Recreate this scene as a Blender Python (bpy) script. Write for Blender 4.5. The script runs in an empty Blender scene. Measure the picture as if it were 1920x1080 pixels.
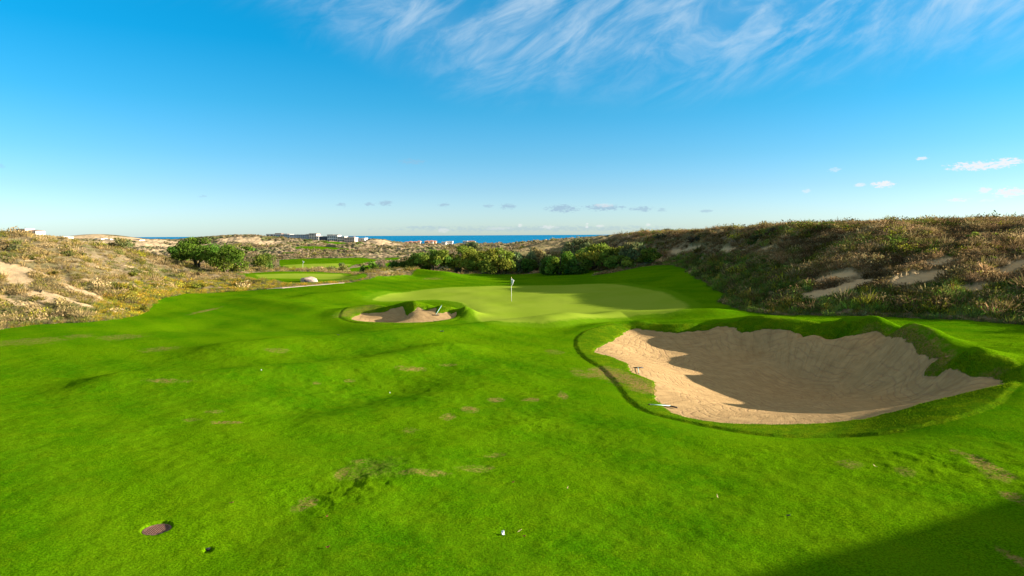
import bpy, math, random
import numpy as np
from mathutils import Vector, Matrix
R = math.radians
rng = np.random.default_rng(7)
random.seed(7)
scene = bpy.context.scene
COL = scene.collection

# ------------------------------------------------------------------ camera model
CAMZ = 7.0; F = 1280.0; PITCH = math.atan(99.3/F); ROLL = R(0.30)
SUN_EL = 13.3; SUN_AZ = 92.0
FW = np.array([0, math.cos(PITCH), -math.sin(PITCH)])
RT0 = np.array([1.0, 0, 0]); UP0 = np.array([0, math.sin(PITCH), math.cos(PITCH)])
RT = RT0*math.cos(ROLL)-UP0*math.sin(ROLL); UP = UP0*math.cos(ROLL)+RT0*math.sin(ROLL)
CAM = np.array([0, 0, CAMZ])
def ray(px, py): return FW*F+RT*(px-960)+UP*(540-py)
def at_Y(px, py, Y):
    d = ray(px, py); return CAM+d*(Y/d[1])
def at_z(px, py, z):
    d = ray(px, py); return CAM+d*((z-CAMZ)/d[2])
def project(x, y, z):
    v = np.stack([x, y, z-CAMZ], -1); dep = v@FW
    dep = np.where(dep < .01, .01, dep)
    return 960+F*(v@RT)/dep, 540-F*(v@UP)/dep

# ------------------------------------------------------------------ noise
_perm = rng.random((512, 512))
def vnoise(x, y):
    xi = np.floor(x).astype(int); yi = np.floor(y).astype(int); fx = x-xi; fy = y-yi
    fx = fx*fx*(3-2*fx); fy = fy*fy*(3-2*fy)
    g = lambda a, b: _perm[a & 511, b & 511]
    return ((g(xi, yi)*(1-fx)+g(xi+1, yi)*fx)*(1-fy)+(g(xi, yi+1)*(1-fx)+g(xi+1, yi+1)*fx)*fy)*2-1
def fbm(x, y, o=4):
    s = 0; a = 1; t = 0
    for k in range(o):
        s = s+a*vnoise(x*2**k+k*17.3, y*2**k-k*9.1); t += a; a *= .5
    return s/t
def sstep(a, b, x):
    t = np.clip((x-a)/(b-a), 0, 1); return t*t*(3-2*t)

# ------------------------------------------------------------------ base relief: rows of real heights, near to far
# entry (px, Y, py) gives a height by sight line; (px, Y, None, z) gives it directly
rows = [
 [(-300,6,None,.3),(2300,6,None,.5)],
 [(-300,20,None,.6),(0,20,None,.5),(260,20,None,.35),(650,20,None,.3),(960,20,None,.2),(1350,20,None,.3),(1500,20,None,.4),(1700,20,None,.7),(1920,20,None,.9),(2300,19,None,1.5)],
 [(-300,33,None,.6),(0,33,None,.2),(260,33,None,.1),(650,33,None,.1),(850,33,None,.3),(1160,33,None,.3),(1350,33,None,.6),(1500,33,None,.9),(1700,33,None,1.2),(1920,32,None,1.65),(2300,29,None,2.3)],
 [(-300,45,None,.4),(0,49,616),(130,52,605),(260,60,590),(350,60,None,0),(650,58,None,0),(850,54,None,0),(1160,55,None,.15),(1250,56,None,.4),(1350,60,566),(1500,50,590),(1700,46,594),(1920,41,607),(2300,37,None,2.6)],
 [(-300,60,None,2.6),(0,62,545),(130,66,540),(260,72,552),(350,80,549),(450,82,546),(550,86,537),(650,88,530),(750,85,None,.5),(960,86,None,.5),(1060,85,None,.6),(1160,85,None,1.1),(1250,82,None,2.0),(1350,66,538),(1500,58,532),(1700,54,522),(1920,50,522),(2300,46,None,4.6)],
 [(-300,82,422),(0,85,436),(60,88,440),(130,92,449),(200,98,461),(260,104,476),(350,110,495),(450,110,507),(550,112,507),(650,112,512),(750,108,514),(850,112,514),(960,114,516),(1060,110,515),(1160,104,507),(1200,100,499),(1250,98,494),(1300,92,495),(1350,80,490),(1500,70,474),(1700,61,464),(1920,58,464),(2300,54,None,6.6)],
 [(-300,115,None,4.5),(0,120,None,3.6),(130,130,None,2.4),(260,140,None,.4),(350,150,None,-1),(450,150,None,-2.4),(550,150,None,-2.9),(650,150,None,-3.3),(750,145,None,-2.4),(850,145,None,-.3),(960,160,470),(1060,190,451),(1160,150,441),(1250,118,437),(1350,98,432),(1500,79,425),(1700,75,422),(1920,72,416),(2300,67,408)],
 [(-300,230,None,2),(0,230,None,.5),(130,240,None,-1),(260,240,None,-2),(350,230,None,-2.6),(450,225,None,-2.6),(550,200,504),(650,205,504),(750,215,None,-3.1),(850,230,None,-2),(960,240,466),(1060,260,449),(1160,230,None,5.2),(1350,180,None,6.6),(1700,160,None,7.2),(2300,150,None,8)],
 [(-300,300,None,1),(0,300,None,-.5),(260,300,None,-2.2),(450,290,487),(550,285,483.5),(650,290,480.5),(700,290,481),(750,300,479),(850,300,476),(960,310,467),(1060,340,452),(1160,330,None,3.5),(1700,300,None,5),(2300,300,None,5)],
 [(-300,400,None,1),(0,400,None,0),(180,400,None,-.8),(260,400,464),(350,400,468),(450,400,472),(550,400,471),(650,400,472),(750,400,472),(850,400,470),(960,400,464),(1060,430,453),(1250,430,None,2),(2300,430,None,3)],
 [(-300,520,452),(0,520,450),(130,520,450),(200,520,452),(260,520,455),(330,520,460),(400,520,464),(450,520,462),(520,520,463),(570,520,460.5),(640,520,462),(700,520,462),(750,520,462),(850,520,462),(960,520,461),(1060,520,454),(1250,520,None,1),(2300,520,None,2)],
 [(-300,650,436),(0,650,437),(40,650,437),(80,650,438),(110,650,445),(150,650,440),(180,650,438.5),(215,650,440),(245,650,444),(275,650,448),(330,650,449),(362,650,446),(400,650,442.5),(450,650,440.5),(490,650,441),(510,650,444),(560,650,449),(600,650,452),(645,650,454),(680,650,453.5),(695,650,449),(710,650,447.5),(725,650,450),(740,650,455),(800,650,457.5),(860,650,459),(910,650,458),(960,650,456.5),(1060,650,450),(1250,650,None,0),(2300,650,None,0)],
 [(-300,760,None,1.5),(200,760,None,1.),(400,760,None,-1),(700,760,None,-3.5),(1060,760,None,-4),(2300,760,None,-4)],
 [(-300,950,None,-5),(230,950,None,-7),(300,950,None,-12),(2300,950,None,-12)],
 [(-300,2500,None,-30),(2300,2500,None,-30)],
]
AZ = np.concatenate([np.linspace(-180, -60, 60)[:-1], np.linspace(-60, -41, 80)[:-1], np.linspace(-41, 41, 1240), np.linspace(41, 60, 80)[1:], np.linspace(60, 180, 90)[1:]])
AZ = np.radians(AZ)
seg = [np.geomspace(1.5, 10, 30)[:-1], np.geomspace(10, 22, 170)[:-1], np.geomspace(22, 52, 330)[:-1], np.geomspace(52, 130, 210)[:-1], np.geomspace(130, 760, 210)[:-1], np.geomspace(760, 2500, 16)]
RR = np.concatenate(seg)
rk = []; zk = []
for row in rows:
    a = []; r = []; z = []
    for e in row:
        if len(e) == 3: p = at_Y(*[e[0], e[2], e[1]])
        else:
            dep = e[1]*math.cos(PITCH)+(CAMZ-e[3])*math.sin(PITCH)
            p = np.array([(e[0]-960)/F*dep, e[1], e[3]])
        a.append(math.atan2(p[0], p[1])); r.append(math.hypot(p[0], p[1])); z.append(p[2])
    rk.append(np.interp(AZ, a, r)); zk.append(np.interp(AZ, a, z))
rk = np.array(rk); zk = np.array(zk)
def smooth_az(v, n):
    k = np.hanning(2*n+3)[1:-1]; k /= k.sum()
    m = (np.abs(AZ) < R(60)); w = v[m]
    w2 = np.convolve(np.pad(w, n, 'edge'), k, 'valid'); o = v.copy(); o[m] = w2; return o
for i in range(len(rows)):
    n = 14 if i >= 9 else 45
    rk[i] = smooth_az(rk[i], n); zk[i] = smooth_az(zk[i], n)
def pchip_cols(rk, zk, rr):
    out = np.zeros((rk.shape[1], len(rr)))
    h = np.diff(rk, axis=0); d = np.diff(zk, axis=0)/h
    m = np.zeros_like(zk)
    w1 = 2*h[1:]+h[:-1]; w2 = h[1:]+2*h[:-1]
    same = (d[1:]*d[:-1]) > 0
    with np.errstate(all='ignore'):
        mm = (w1+w2)/(w1/d[:-1]+w2/d[1:])
    m[1:-1] = np.where(same, mm, 0); m[0] = d[0]*0; m[-1] = d[-1]
    for c in range(rk.shape[1]):
        idx = np.clip(np.searchsorted(rk[:, c], rr)-1, 0, rk.shape[0]-2)
        hh = h[idx, c]; t = np.clip((rr-rk[idx, c])/hh, 0, 1)
        out[c] = ((2*t**3-3*t**2+1)*zk[idx, c]+(t**3-2*t**2+t)*hh*m[idx, c]+(-2*t**3+3*t**2)*zk[idx+1, c]+(t**3-t**2)*hh*m[idx+1, c])
    return out
Z = pchip_cols(rk, zk, RR)
GX = np.sin(AZ)[:, None]*RR[None]; GY = np.cos(AZ)[:, None]*RR[None]
LR = np.log(RR)
def H(x, y, Zg=None):
    Zg = Z if Zg is None else Zg
    x = np.asarray(x, float); y = np.asarray(y, float)
    a = np.arctan2(x, y); r = np.hypot(x, y)
    ia = np.interp(a, AZ, np.arange(len(AZ))); ir = np.interp(r, RR, np.arange(len(RR)))
    i0 = np.clip(ia.astype(int), 0, len(AZ)-2); j0 = np.clip(ir.astype(int), 0, len(RR)-2)
    fa = ia-i0; fr = ir-j0
    return (Zg[i0, j0]*(1-fa)*(1-fr)+Zg[i0+1, j0]*fa*(1-fr)+Zg[i0, j0+1]*(1-fa)*fr+Zg[i0+1, j0+1]*fa*fr)
def hit(px, py, ymin=4, ymax=900):
    """where the sight line through a point of the photo first meets the ground"""
    d = ray(px, py); d = d/d[1]
    Y = np.geomspace(ymin, ymax, 3000)
    zz = CAMZ+d[2]*Y; hh = H(d[0]*Y, Y)
    b = np.nonzero(zz < hh)[0]
    i = b[0] if len(b) else len(Y)-1
    return np.array([d[0]*Y[i], Y[i], hh[i]])
def poly_sd(P, x, y, maxd=1e9):
    """signed distance, positive inside"""
    P = np.asarray(P)[:, :2]; n = len(P); sh = x.shape; x = x.ravel(); y = y.ravel()
    best = np.full(x.shape, 1e18); ins = np.zeros(x.shape, bool)
    for i in range(n):
        a = P[i]; b = P[(i+1) % n]; e = b-a
        t = np.clip(((x-a[0])*e[0]+(y-a[1])*e[1])/(e@e+1e-12), 0, 1)
        best = np.minimum(best, (x-a[0]-t*e[0])**2+(y-a[1]-t*e[1])**2)
        c = ((a[1] > y) != (b[1] > y)); 
        with np.errstate(all='ignore'):
            xi = (b[0]-a[0])*(y-a[1])/(b[1]-a[1]+1e-18)+a[0]
        ins ^= c & (x < xi)
    d = np.sqrt(best); return np.where(ins, d, -d).reshape(sh)
def line_d(P, x, y):
    P = np.asarray(P)[:, :2]; best = np.full(x.shape, 1e18)
    for i in range(len(P)-1):
        a = P[i]; e = P[i+1]-a
        t = np.clip(((x-a[0])*e[0]+(y-a[1])*e[1])/(e@e+1e-12), 0, 1)
        best = np.minimum(best, (x-a[0]-t*e[0])**2+(y-a[1]-t*e[1])**2)
    return np.sqrt(best)
def spline(P, n=4):
    P = np.asarray(P, float); m = len(P); o = []
    for i in range(m):
        p0, p1, p2, p3 = P[i-1], P[i], P[(i+1) % m], P[(i+2) % m]
        for k in range(n):
            t = k/n; o.append(.5*((2*p1)+(-p0+p2)*t+(2*p0-5*p1+4*p2-p3)*t*t+(-p0+3*p1-3*p2+p3)*t**3))
    return np.array(o)

# fairway ridges and hollows (points of the crest, its height, half width)
near = RR < 140
def add_ridge(pts, amp, sig, world=False):
    global Z
    P = pts if world else [hit(*p) for p in pts]
    d = line_d(P, GX, GY); Z = Z+amp*1.9*np.exp(-(d/sig)**2)
for pts, amp, sig in [
    ([(230,724),(400,717),(560,703),(700,690),(830,662)], .30, 2.2),
    ([(440,660),(560,648),(700,641),(850,626),(960,612),(1040,604)], .30, 2.6),
    ([(1040,604),(1160,592),(1330,588)], .22, 2.0),
    ([(640,975),(740,905),(860,840),(980,800)], .045, 1.1),
    ([(500,1010),(560,960),(620,905)], -.03, 1.0),
    ([(560,760),(660,745),(740,725)], -.16, 1.8),
    ([(590,560),(650,555),(700,550)], .25, 2.5),
    ([(480,565),(540,575),(600,583)], .22, 2.5),
    ([(380,610),(480,612),(600,618)], -.20, 3.0),
    ([(690,524),(735,515),(770,513),(830,518)], .45, 3.0),
    ([(1050,560),(1150,552),(1220,556)], .15, 3.5),
    ([(900,575),(920,595)], .07, 1.8)]:
    add_ridge(pts, amp, sig)
lownoise = fbm(GX/7.0, GY/9.0, 3)
rad = np.hypot(GX, GY)
Z = Z+lownoise*.15*sstep(3, 10, rad)*(1-sstep(500, 700, rad))
Z = Z+(.024*fbm(GX*1.1+5, GY*1.1, 2)+.015*fbm(GX*3.3, GY*3.3+9, 2))*sstep(9, 11, rad)*(1-sstep(38, 56, rad))
for q_, r_, a_ in (((690,890),1.8,.022),((600,940),1.2,.018),((650,730),2.4,.018),((1780,880),1.8,.026),((1000,790),1.6,.02)):
    c_ = hit(*q_); Z = Z+a_*np.exp(-((GX-c_[0])**2+(GY-c_[1])**2)/r_**2)*(fbm(GX*2.9+GY*.8, GY*2.2+4, 4)*1.7-.5)
# dune beyond the right edge of the frame: it throws the shadow that crosses the lower right corner
Z = Z+6.9*np.exp(-((GX-36)/8.0)**2-((GY-4.6)/12.0)**2)*1.12
Z = Z+1.6*np.exp(-((GX-42)/9.0)**2-((GY-22)/9.0)**2)

# ------------------------------------------------------------------ outlines of the mown turf (before relief of the dunes is added)
def outline(pts, z=None): return [hit(*p) for p in pts]
turf_main = outline([(-260,650),(0,618),(60,609),(150,605),(215,599),(262,590),(280,575),(300,561),(345,550),(430,547),(505,541.5),(580,536),(645,530.5),(690,524),(720,518),(760,515),(800,516),(830,518),(900,519),(970,520),(1060,520),(1110,517),(1160,509),(1200,501),(1235,497),(1262,497),(1285,505),(1305,520),(1335,538),(1362,552),(1352,566),(1395,583),(1460,591),(1560,592),(1700,596),(1800,599),(1860,604),(1920,609),(2150,618)])
turf_main = [np.array([-60., 20.]), np.array([-60, -60.])][:0]+[p[:2] for p in turf_main]+[np.array([60., 20.]), np.array([60., -60.]), np.array([-60., -60.])]
tee = [hit(p[0], p[1], 60, 130)[:2] for p in [(440,513),(520,509),(600,510),(655,513),(690,521),(648,527),(600,531),(545,533),(520,527),(470,522)]]
far_green = [hit(p[0], p[1], 150, 340)[:2] for p in [(524,487),(560,485),(620,484),(684,483.5),(706,487),(699,492),(662,497),(648,504),(600,504),(541,503),(524,502)]]
far_fw = [hit(p[0], p[1], 340, 560)[:2] for p in [(513,465.5),(540,463),(570,461.8),(604,462),(640,465),(691,470),(660,470.5),(611,470.5),(560,468.5)]]
hotel_lawn = [hit(p[0], p[1], 500, 680)[:2] for p in [(604,454),(630,453.5),(655,455.5),(640,458),(618,457)]]
valley = [hit(p[0], p[1], 118, 340)[:2] for p in [(655,504),(684,498),(735,492),(765,500),(760,515),(707,517),(684,516)]]
right_fw = [hit(p[0], p[1], 200, 420)[:2] for p in [(722,484),(752,483),(752,487),(722,488)]]
leftfar = [hit(p[0], p[1], 200, 620)[:2] for p in [(165,456),(205,457),(205,459),(165,458.5)]]
green_P = spline([hit(*p)[:2] for p in [(702,562),(735,551),(800,543),(880,538),(960,536),(1060,535),(1150,533),(1215,543),(1265,560),(1288,574),(1270,583),(1200,590),(1120,596),(1040,602),(985,604),(930,601),(885,588),(868,568),(820,562),(740,565)]], 3)

# ------------------------------------------------------------------ bunkers
b1_in = [(1113,660,.12),(1140,643,.1),(1165,628,.05),(1180,619,.05),(1225,621,.05),(1270,624,.08),(1320,620,.2),(1375,615,.5),(1382,621,.45),(1415,622,.5),(1442,616,.75),(1477,620,.7),(1500,624,.7),(1529,625,.78),(1512,642,.12),(1545,632,.7),(1580,631,.9),(1612,627,1.1),(1652,626,1.15),(1672,635,1.1),(1705,646,1.1),(1717,649,1.1),(1722,660,.9),(1752,670,.9),(1777,669,1.0),(1735,697,.2),(1752,704,.25),(1802,704,.7),(1840,707,.9),(1870,712,.9),(1881,724,1.08),(1815,738,.93),(1740,756,.72),(1690,770,.52),(1615,788,.27),(1540,796,.08),(1440,798,.06),(1352,795,.06),(1315,790,.06),(1272,780,.06),(1247,765,.06),(1235,755,.06),(1225,740,.06),(1230,725,.02),(1225,716,0),(1202,707,0),(1180,696,.02),(1177,685,.06),(1152,672,.1)]
b1_out = [(1075,645,.22),(1085,627,.3),(1112,615,.4),(1152,606,.5),(1200,602,.6),(1252,606,.55),(1305,607,.6),(1352,604,.8),(1390,597,1.15),(1430,594,1.4),(1480,596,1.4),(1520,601,1.3),(1557,605,1.3),(1580,599,1.65),(1615,597,1.85),(1650,602,1.85),(1690,611,1.85),(1727,620,1.85),(1777,642,1.7),(1815,656,1.8),(1832,658,1.8),(1865,665,1.7),(1902,673,1.55),(1917,690,1.5),(1912,722,1.42),(1880,757,1.15),(1815,782,.98),(1740,800,.76),(1665,815,.52),(1590,820,.32),(1452,820,.22),(1352,806,.2),(1265,788,.2),(1202,770,.2),(1175,752,.2),(1160,732,.2),(1140,707,.2),(1122,690,.2),(1090,670,.2)]
b1_floor = [(1200,665,-.5),(1150,655,-.05),(1250,650,-.6),(1300,665,-.8),(1300,700,-1.05),(1250,690,-.7),(1400,700,-1.2),(1500,705,-1.2),(1600,720,-1.15),(1700,720,-.5),(1350,745,-1.05),(1440,765,-1.1),(1550,755,-1.15),(1650,745,-1.0),(1730,735,-.5),(1290,735,-.7),(1430,655,-.5),(1560,665,-.4)]
b2_in = [(658,599,0),(674,590,.05),(693,588,.1),(713,586,.2),(731,582,.35),(748,578,.6),(757,579,.58),(766,585,.48),(773,585,.48),(782,578,.66),(795,578,.68),(814,579,.62),(820,587,.42),(842,586,.42),(846,588,.36),(856,588,.3),(855,594,.1),(839,600,0),(810,604,-.03),(773,606,-.03),(722,606,-.03),(683,604,-.03)]
b2_out = [(635,590,.22),(646,578,.45),(671,573,.6),(707,571,.7),(740,571,.85),(758,567,1.1),(777,565.5,1.2),(802,568,1.1),(824,571,1.0),(847,573,.95),(871,571,1.08),(885,578,.78),(887,584,.46),(861,596,.12),(839,602,.07),(795,608,.04),(737,609,.04),(678,607,.04),(642,599,.1)]
b2_floor = [(760,603,-.35),(700,602,-.28),(820,601,-.2),(760,593,.0),(800,592,.0),(715,597,-.15)]
def tps_fit(P, z, lam=.12):
    n = len(P); d = np.linalg.norm(P[:, None]-P[None], axis=-1)
    K = np.where(d > 0, d*d*np.log(d+1e-9), 0)+lam*np.eye(n)
    A = np.zeros((n+3, n+3)); A[:n, :n] = K; A[:n, n] = 1; A[:n, n+1:] = P; A[n, :n] = 1; A[n+1:, :n] = P.T
    return P, np.linalg.solve(A, np.concatenate([z, np.zeros(3)]))
def tps_eval(m, x, y):
    P, w = m; o = w[-3]+w[-2]*x+w[-1]*y
    for i in range(len(P)):
        d2 = (x-P[i, 0])**2+(y-P[i, 1])**2; o = o+w[i]*.5*d2*np.log(d2+1e-12)
    return o
FAR = -50.0
SAND = np.full(GX.shape, FAR); COLLAR = np.full(GX.shape, FAR); SANDID = np.zeros(GX.shape, int); ARC = np.zeros(GX.shape)
def carve(inn, out, flo, which, thick, grad, lam=.12):
    global Z
    I = np.array([at_z(*p) for p in inn]); O = np.array([at_z(*p) for p in out]); Fl = np.array([at_z(*p) for p in flo])
    c = O[:, :2].mean(0); ext = np.abs(O[:, :2]-c).max()+8
    a = np.arctan2(GX, GY)
    m = (np.abs(GX-c[0]) < ext) & (np.abs(GY-c[1]) < ext)
    x = GX[m]; y = GY[m]
    # ring of plain ground outside
    nO = len(O); ring = []
    for i in range(nO):
        t = O[(i+1) % nO, :2]-O[i-1, :2]; nrm = np.array([t[1], -t[0]]); nrm /= np.linalg.norm(nrm)+1e-9
        if poly_sd(O, np.array([O[i, 0]+nrm[0]]), np.array([O[i, 1]+nrm[1]]))[0] > 0: nrm = -nrm
        q = O[i, :2]+nrm*grad; ring.append([q[0], q[1], float(H(q[0], q[1]))])
    ring = np.array(ring)
    allp = np.vstack([I, O, Fl, ring])
    keep = [0]
    for k in range(1, len(allp)):
        if np.min(np.linalg.norm(allp[keep][:, :2]-allp[k, :2], axis=1)) > .18: keep.append(k)
    allp = allp[keep]
    mod = tps_fit(allp[:, :2], allp[:, 2], lam)
    zt = tps_eval(mod, x, y)
    Is = spline(I[:, :2], 3); Os = spline(O[:, :2], 3)
    wob = fbm(x*2.6, y*2.6, 3)*.16
    sdi = poly_sd(Is, x, y)+wob; sdo = poly_sd(Os, x, y)+wob*.5
    zb = Z[m]; w = sstep(-grad, 0, sdo)
    z = zb*(1-w)+zt*w
    col = sstep(0, .30, sdo)*(1-sstep(-.10, .0, sdi))
    lump = 1+.15*fbm(x*1.6, y*1.6, 3)
    z = z+col*thick*lump
    z = z-.0*sstep(-.16, 0, sdo)*(1-sstep(0, .12, sdo))       # mown channel round the collar
    z = z+np.where(sdi > 0, 0*np.sin(sdi*20+fbm(x*.5, y*.5, 2)*5)*sstep(.2, .6, sdi)+.015*fbm(x*1.3, y*1.3, 2), 0)
    ARC[m] = np.where(sdi > -.5, np.arctan2(x-I[:, 0].mean(), y-I[:, 1].mean()), ARC[m]); Z[m] = z; SAND[m] = np.maximum(SAND[m], sdi); COLLAR[m] = np.maximum(COLLAR[m], sdo); SANDID[m] = np.where(sdi > -.5, which, SANDID[m])
    return Is, Os
B1I, B1O = carve(b1_in, b1_out, b1_floor, 1, .07, 2.6)
B2I, B2O = carve(b2_in, b2_out, b2_floor, 2, .07, 2.6, .22)

# ------------------------------------------------------------------ masks
TURF = poly_sd(turf_main, GX, GY)
back = [(-16,99),(-15,112),(-4,115),(8,116.5),(13,113),(15,104),(10,98)]
for P in (tee, far_green, far_fw, hotel_lawn, valley, right_fw, leftfar, back): TURF = np.maximum(TURF, poly_sd(P, GX, GY))
TURF = TURF+fbm(GX*.8, GY*.8, 3)*.35*sstep(25, 45, rad)
GREEN = poly_sd(green_P, GX, GY)
fg = [hit(p[0], p[1], 150, 340)[:2] for p in [(530,497),(580,495),(640,494),(660,496),(640,503),(545,502.5)]]
tg = [hit(p[0], p[1], 60, 130)[:2] for p in [(480,515),(560,513),(640,514),(668,518),(640,522),(540,522),(490,521)]]
GREEN = np.maximum(np.maximum(GREEN, poly_sd(fg, GX, GY)), poly_sd(tg, GX, GY))
# bare sand on the dunes: streaks (points, half width in m)
streaks = [([(0,500),(30,512),(45,530)],1.6),([(25,500),(65,510),(107,522)],.8),([(125,535),(165,550),(205,565)],1.0),([(30,532),(60,548),(95,565)],.9),([(90,552),(125,563),(162,572)],.8),([(0,557),(32,572)],.8),([(32,562),(70,571)],.5),([(50,490),(74,487)],.5),([(242,500),(285,515)],.9),([(187,505),(225,517)],.6),([(165,527),(200,537)],.6),([(-40,480),(0,498)],1.2),
 ([(0,620),(80,616),(160,611),(240,599)],.45),([(250,601),(272,598)],.35),
 ([(1522,552),(1580,540),(1618,526)],.75),([(1545,525),(1592,515)],.7),([(1692,530),(1730,522),(1760,512)],.75),([(1742,497),(1790,487)],.55),([(1812,547),(1847,537)],.4),([(1507,500),(1527,492)],.6),([(1657,427),(1682,425)],.8),([(1875,517),(1915,495)],.5),([(1262,471),(1310,465)],.45),([(1345,475),(1372,467)],.5),([(1405,480),(1440,467)],.55),([(1135,511),(1200,493),(1240,488)],.8),([(970,517),(1017,505)],.9),
 ([(1400,577),(1470,590),(1560,589),(1700,592),(1800,596),(1890,603)],.35),([(1290,505),(1300,511)],.5),
 ([(470,511),(505,514),(540,512)],1.2)]
BARE = np.full(GX.shape, FAR)
for pts, hw in streaks:
    P = [hit(*p) for p in pts]; m = rad < 160
    hw = hw*(.66 if pts[0][0] < 300 else 1.05 if pts[0][0] > 1480 and hw > .45 else 1); d = line_d(P, GX[m], GY[m]); BARE[m] = np.maximum(BARE[m], hw-d+.6*hw*fbm(GX[m]*.9, GY[m]*.9, 3))
# the sunlit open sand far off on the left
for P_, w_ in (([(120,447),(170,443),(215,444),(250,449)], 9), ([(150,452),(230,456),(300,458),(340,462)], 8), ([(240,449),(275,450),(310,453)], 7), ([(440,442),(500,443)], 5), ([(715,450),(728,455)], 5)):
    q_ = np.array([at_Y(p_[0], p_[1], Y_) for p_, Y_ in zip(P_, np.linspace(600, 560, len(P_)))]) if P_[0][1] < 451 else np.array([at_Y(p_[0], p_[1], 480) for p_ in P_])
    m = (rad > 380) & (rad < 800) & (GX > -420) & (GX < 100)
    d = line_d(q_[:, :2], GX[m]+0*q_[0, 0], GY[m]*1.0); BARE[m] = np.maximum(BARE[m], (w_*3.2-d)*.25+2.5*fbm(GX[m]/14, GY[m]/22, 3))
# lumpy dune relief
du = sstep(0, 3, -TURF)*(1-sstep(650, 760, rad))
dl = (GX*.35+GY*.94)
def band(x, y):
    return np.where(x > 0, fbm((x*.89+y*.45)/9.0, (-x*.45+y*.89)/2.3, 3), fbm((x*.9-y*.42)/5.5, (x*.42+y*.9)/2.2, 3))
strk = band(GX, GY)*np.where(GX > 0, 1.7, 1)
Z = Z+du*sstep(250, 380, rad)*(1-sstep(500, 590, rad))*fbm(GX/48+3, GY/60, 3)*3.6
Z = Z+du*(.46*strk*sstep(40, 55, rad)+.22*fbm(GX*.7, GY*.7, 3))*np.where(BARE > 0, .35, 1)*(1+sstep(180, 420, rad)*2.0)
Z = Z+du*sstep(380, 500, rad)*(fbm(GX/22, GY/30, 4)*2.0)
# collar of longer grass round the fairway foot of the dunes
DRY = np.zeros(GX.shape)
spots = [(385,583,9,6,.9),(310,714,60,4,.7),(300,655,30,5,.5),(425,793,34,3,.9),(400,772,20,3,.5),(360,788,14,4,.5),(770,692,28,4,.8),(840,685,20,3,.5),(595,719,9,3,.7),(655,715,10,3,.6),(520,657,26,4,.5),(880,768,16,6,.8),(930,750,16,5,.8),(995,750,18,4,.9),(1055,742,10,8,.8),(840,780,14,6,.7),(568,948,22,14,.8),(640,890,12,14,.6),(670,865,16,4,.6),(790,885,50,6,.6),(890,880,40,8,.5),(930,855,20,5,.5),(770,808,20,6,.5),(1110,702,38,6,.9),(1090,700,20,10,.5),(1845,872,22,26,.9),(1870,895,20,12,.6),(1700,885,22,10,.6),(1595,872,24,10,.5),(1905,935,20,14,.8),(1905,1050,14,24,.8),(230,632,40,6,.45),(60,640,60,6,.45),(150,480+150,30,4,.4),(640,528,22,4,.7),(615,522,14,3,.9),(655,522,14,3,.8),(810,523,20,3,.5),(1040,660,18,5,.4),(700,880,60,20,.25)]
pxg, pyg = project(GX, GY, Z)
inner = rad < 120
pj, qj = pxg[inner], pyg[inner]; wb = fbm(GX[inner]*3, GY[inner]*3, 4)
acc = np.zeros(pj.shape)
for cx, cy, rx, ry, s in spots:
    c = hit(cx, cy); ex = hit(cx+rx, cy)-c; sx = np.hypot(ex[0], ex[1]); ey = hit(cx, cy-ry)-c; sy = max(np.hypot(ey[0], ey[1]), .1)
    q = ((GX[inner]-c[0])/sx)**2+((GY[inner]-c[1])/sy)**2
    acc = np.maximum(acc, s*np.clip(1.15-q+1.1*wb, 0, 1)*(q < 3.5))
DRY[inner] = acc
# worn band of the bunker's left shoulder
bw = [at_z(*p) for p in [(1130,695,.2),(1150,705,.2),(1175,712,.2),(1200,722,.2),(1215,728,.2)]]
dd = line_d(bw, GX, GY); DRY = np.maximum(DRY, np.clip(1.3-dd/.85+.6*fbm(GX*3, GY*3, 3), 0, 1)*(rad < 60))
bw = [at_z(*p) for p in [(1640,606,1.8),(1690,616,1.8),(1740,632,1.75),(1780,648,1.7)]]
dd = line_d(bw, GX, GY); DRY = np.maximum(DRY, .75*np.clip(1.2-dd/.7+.9*fbm(GX*3, GY*3, 3), 0, 1)*(rad < 60))
bw = [at_z(*p) for p in [(1820,666,1.8),(1870,670,1.8)]]
dd = line_d(bw, GX, GY); DRY = np.maximum(DRY, .6*np.clip(1.0-dd/.5+.9*fbm(GX*3, GY*3, 3), 0, 1)*(rad < 60))
bw = [at_z(*p) for p in [(640,590,.3),(655,580,.5),(690,575,.6)]]
dd = line_d(bw, GX, GY); DRY = np.maximum(DRY, .5*np.clip(1.2-dd/.9+.6*fbm(GX*2, GY*2, 3), 0, 1)*(rad < 70))
DRY = np.clip(DRY, 0, 1)

# sunken drain pit and sprinkler holes
drain = hit(294, 989); hole2 = hit(390, 1031)
def dent(c, r, dep, edge):
    global Z
    d = np.hypot(GX-c[0], GY-c[1]); Z = Z-dep*(1-sstep(r, r+edge, d))
dx_, dy_ = drain[0], drain[1]
gx_ = (float(H(dx_+.6, dy_))-float(H(dx_-.6, dy_)))/1.2; gy_ = (float(H(dx_, dy_+.6))-float(H(dx_, dy_-.6)))/1.2; gz_ = (float(H(dx_+.6, dy_))+float(H(dx_-.6, dy_))+float(H(dx_, dy_+.6))+float(H(dx_, dy_-.6)))/4
d_ = np.hypot(GX-dx_, GY-dy_); pl_ = gz_+gx_*(GX-dx_)+gy_*(GY-dy_); w_ = 1-sstep(.29, .34, d_); Z = Z*(1-w_)+(pl_-.085)*w_
dent(hole2, .07, .07, .05)

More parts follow.
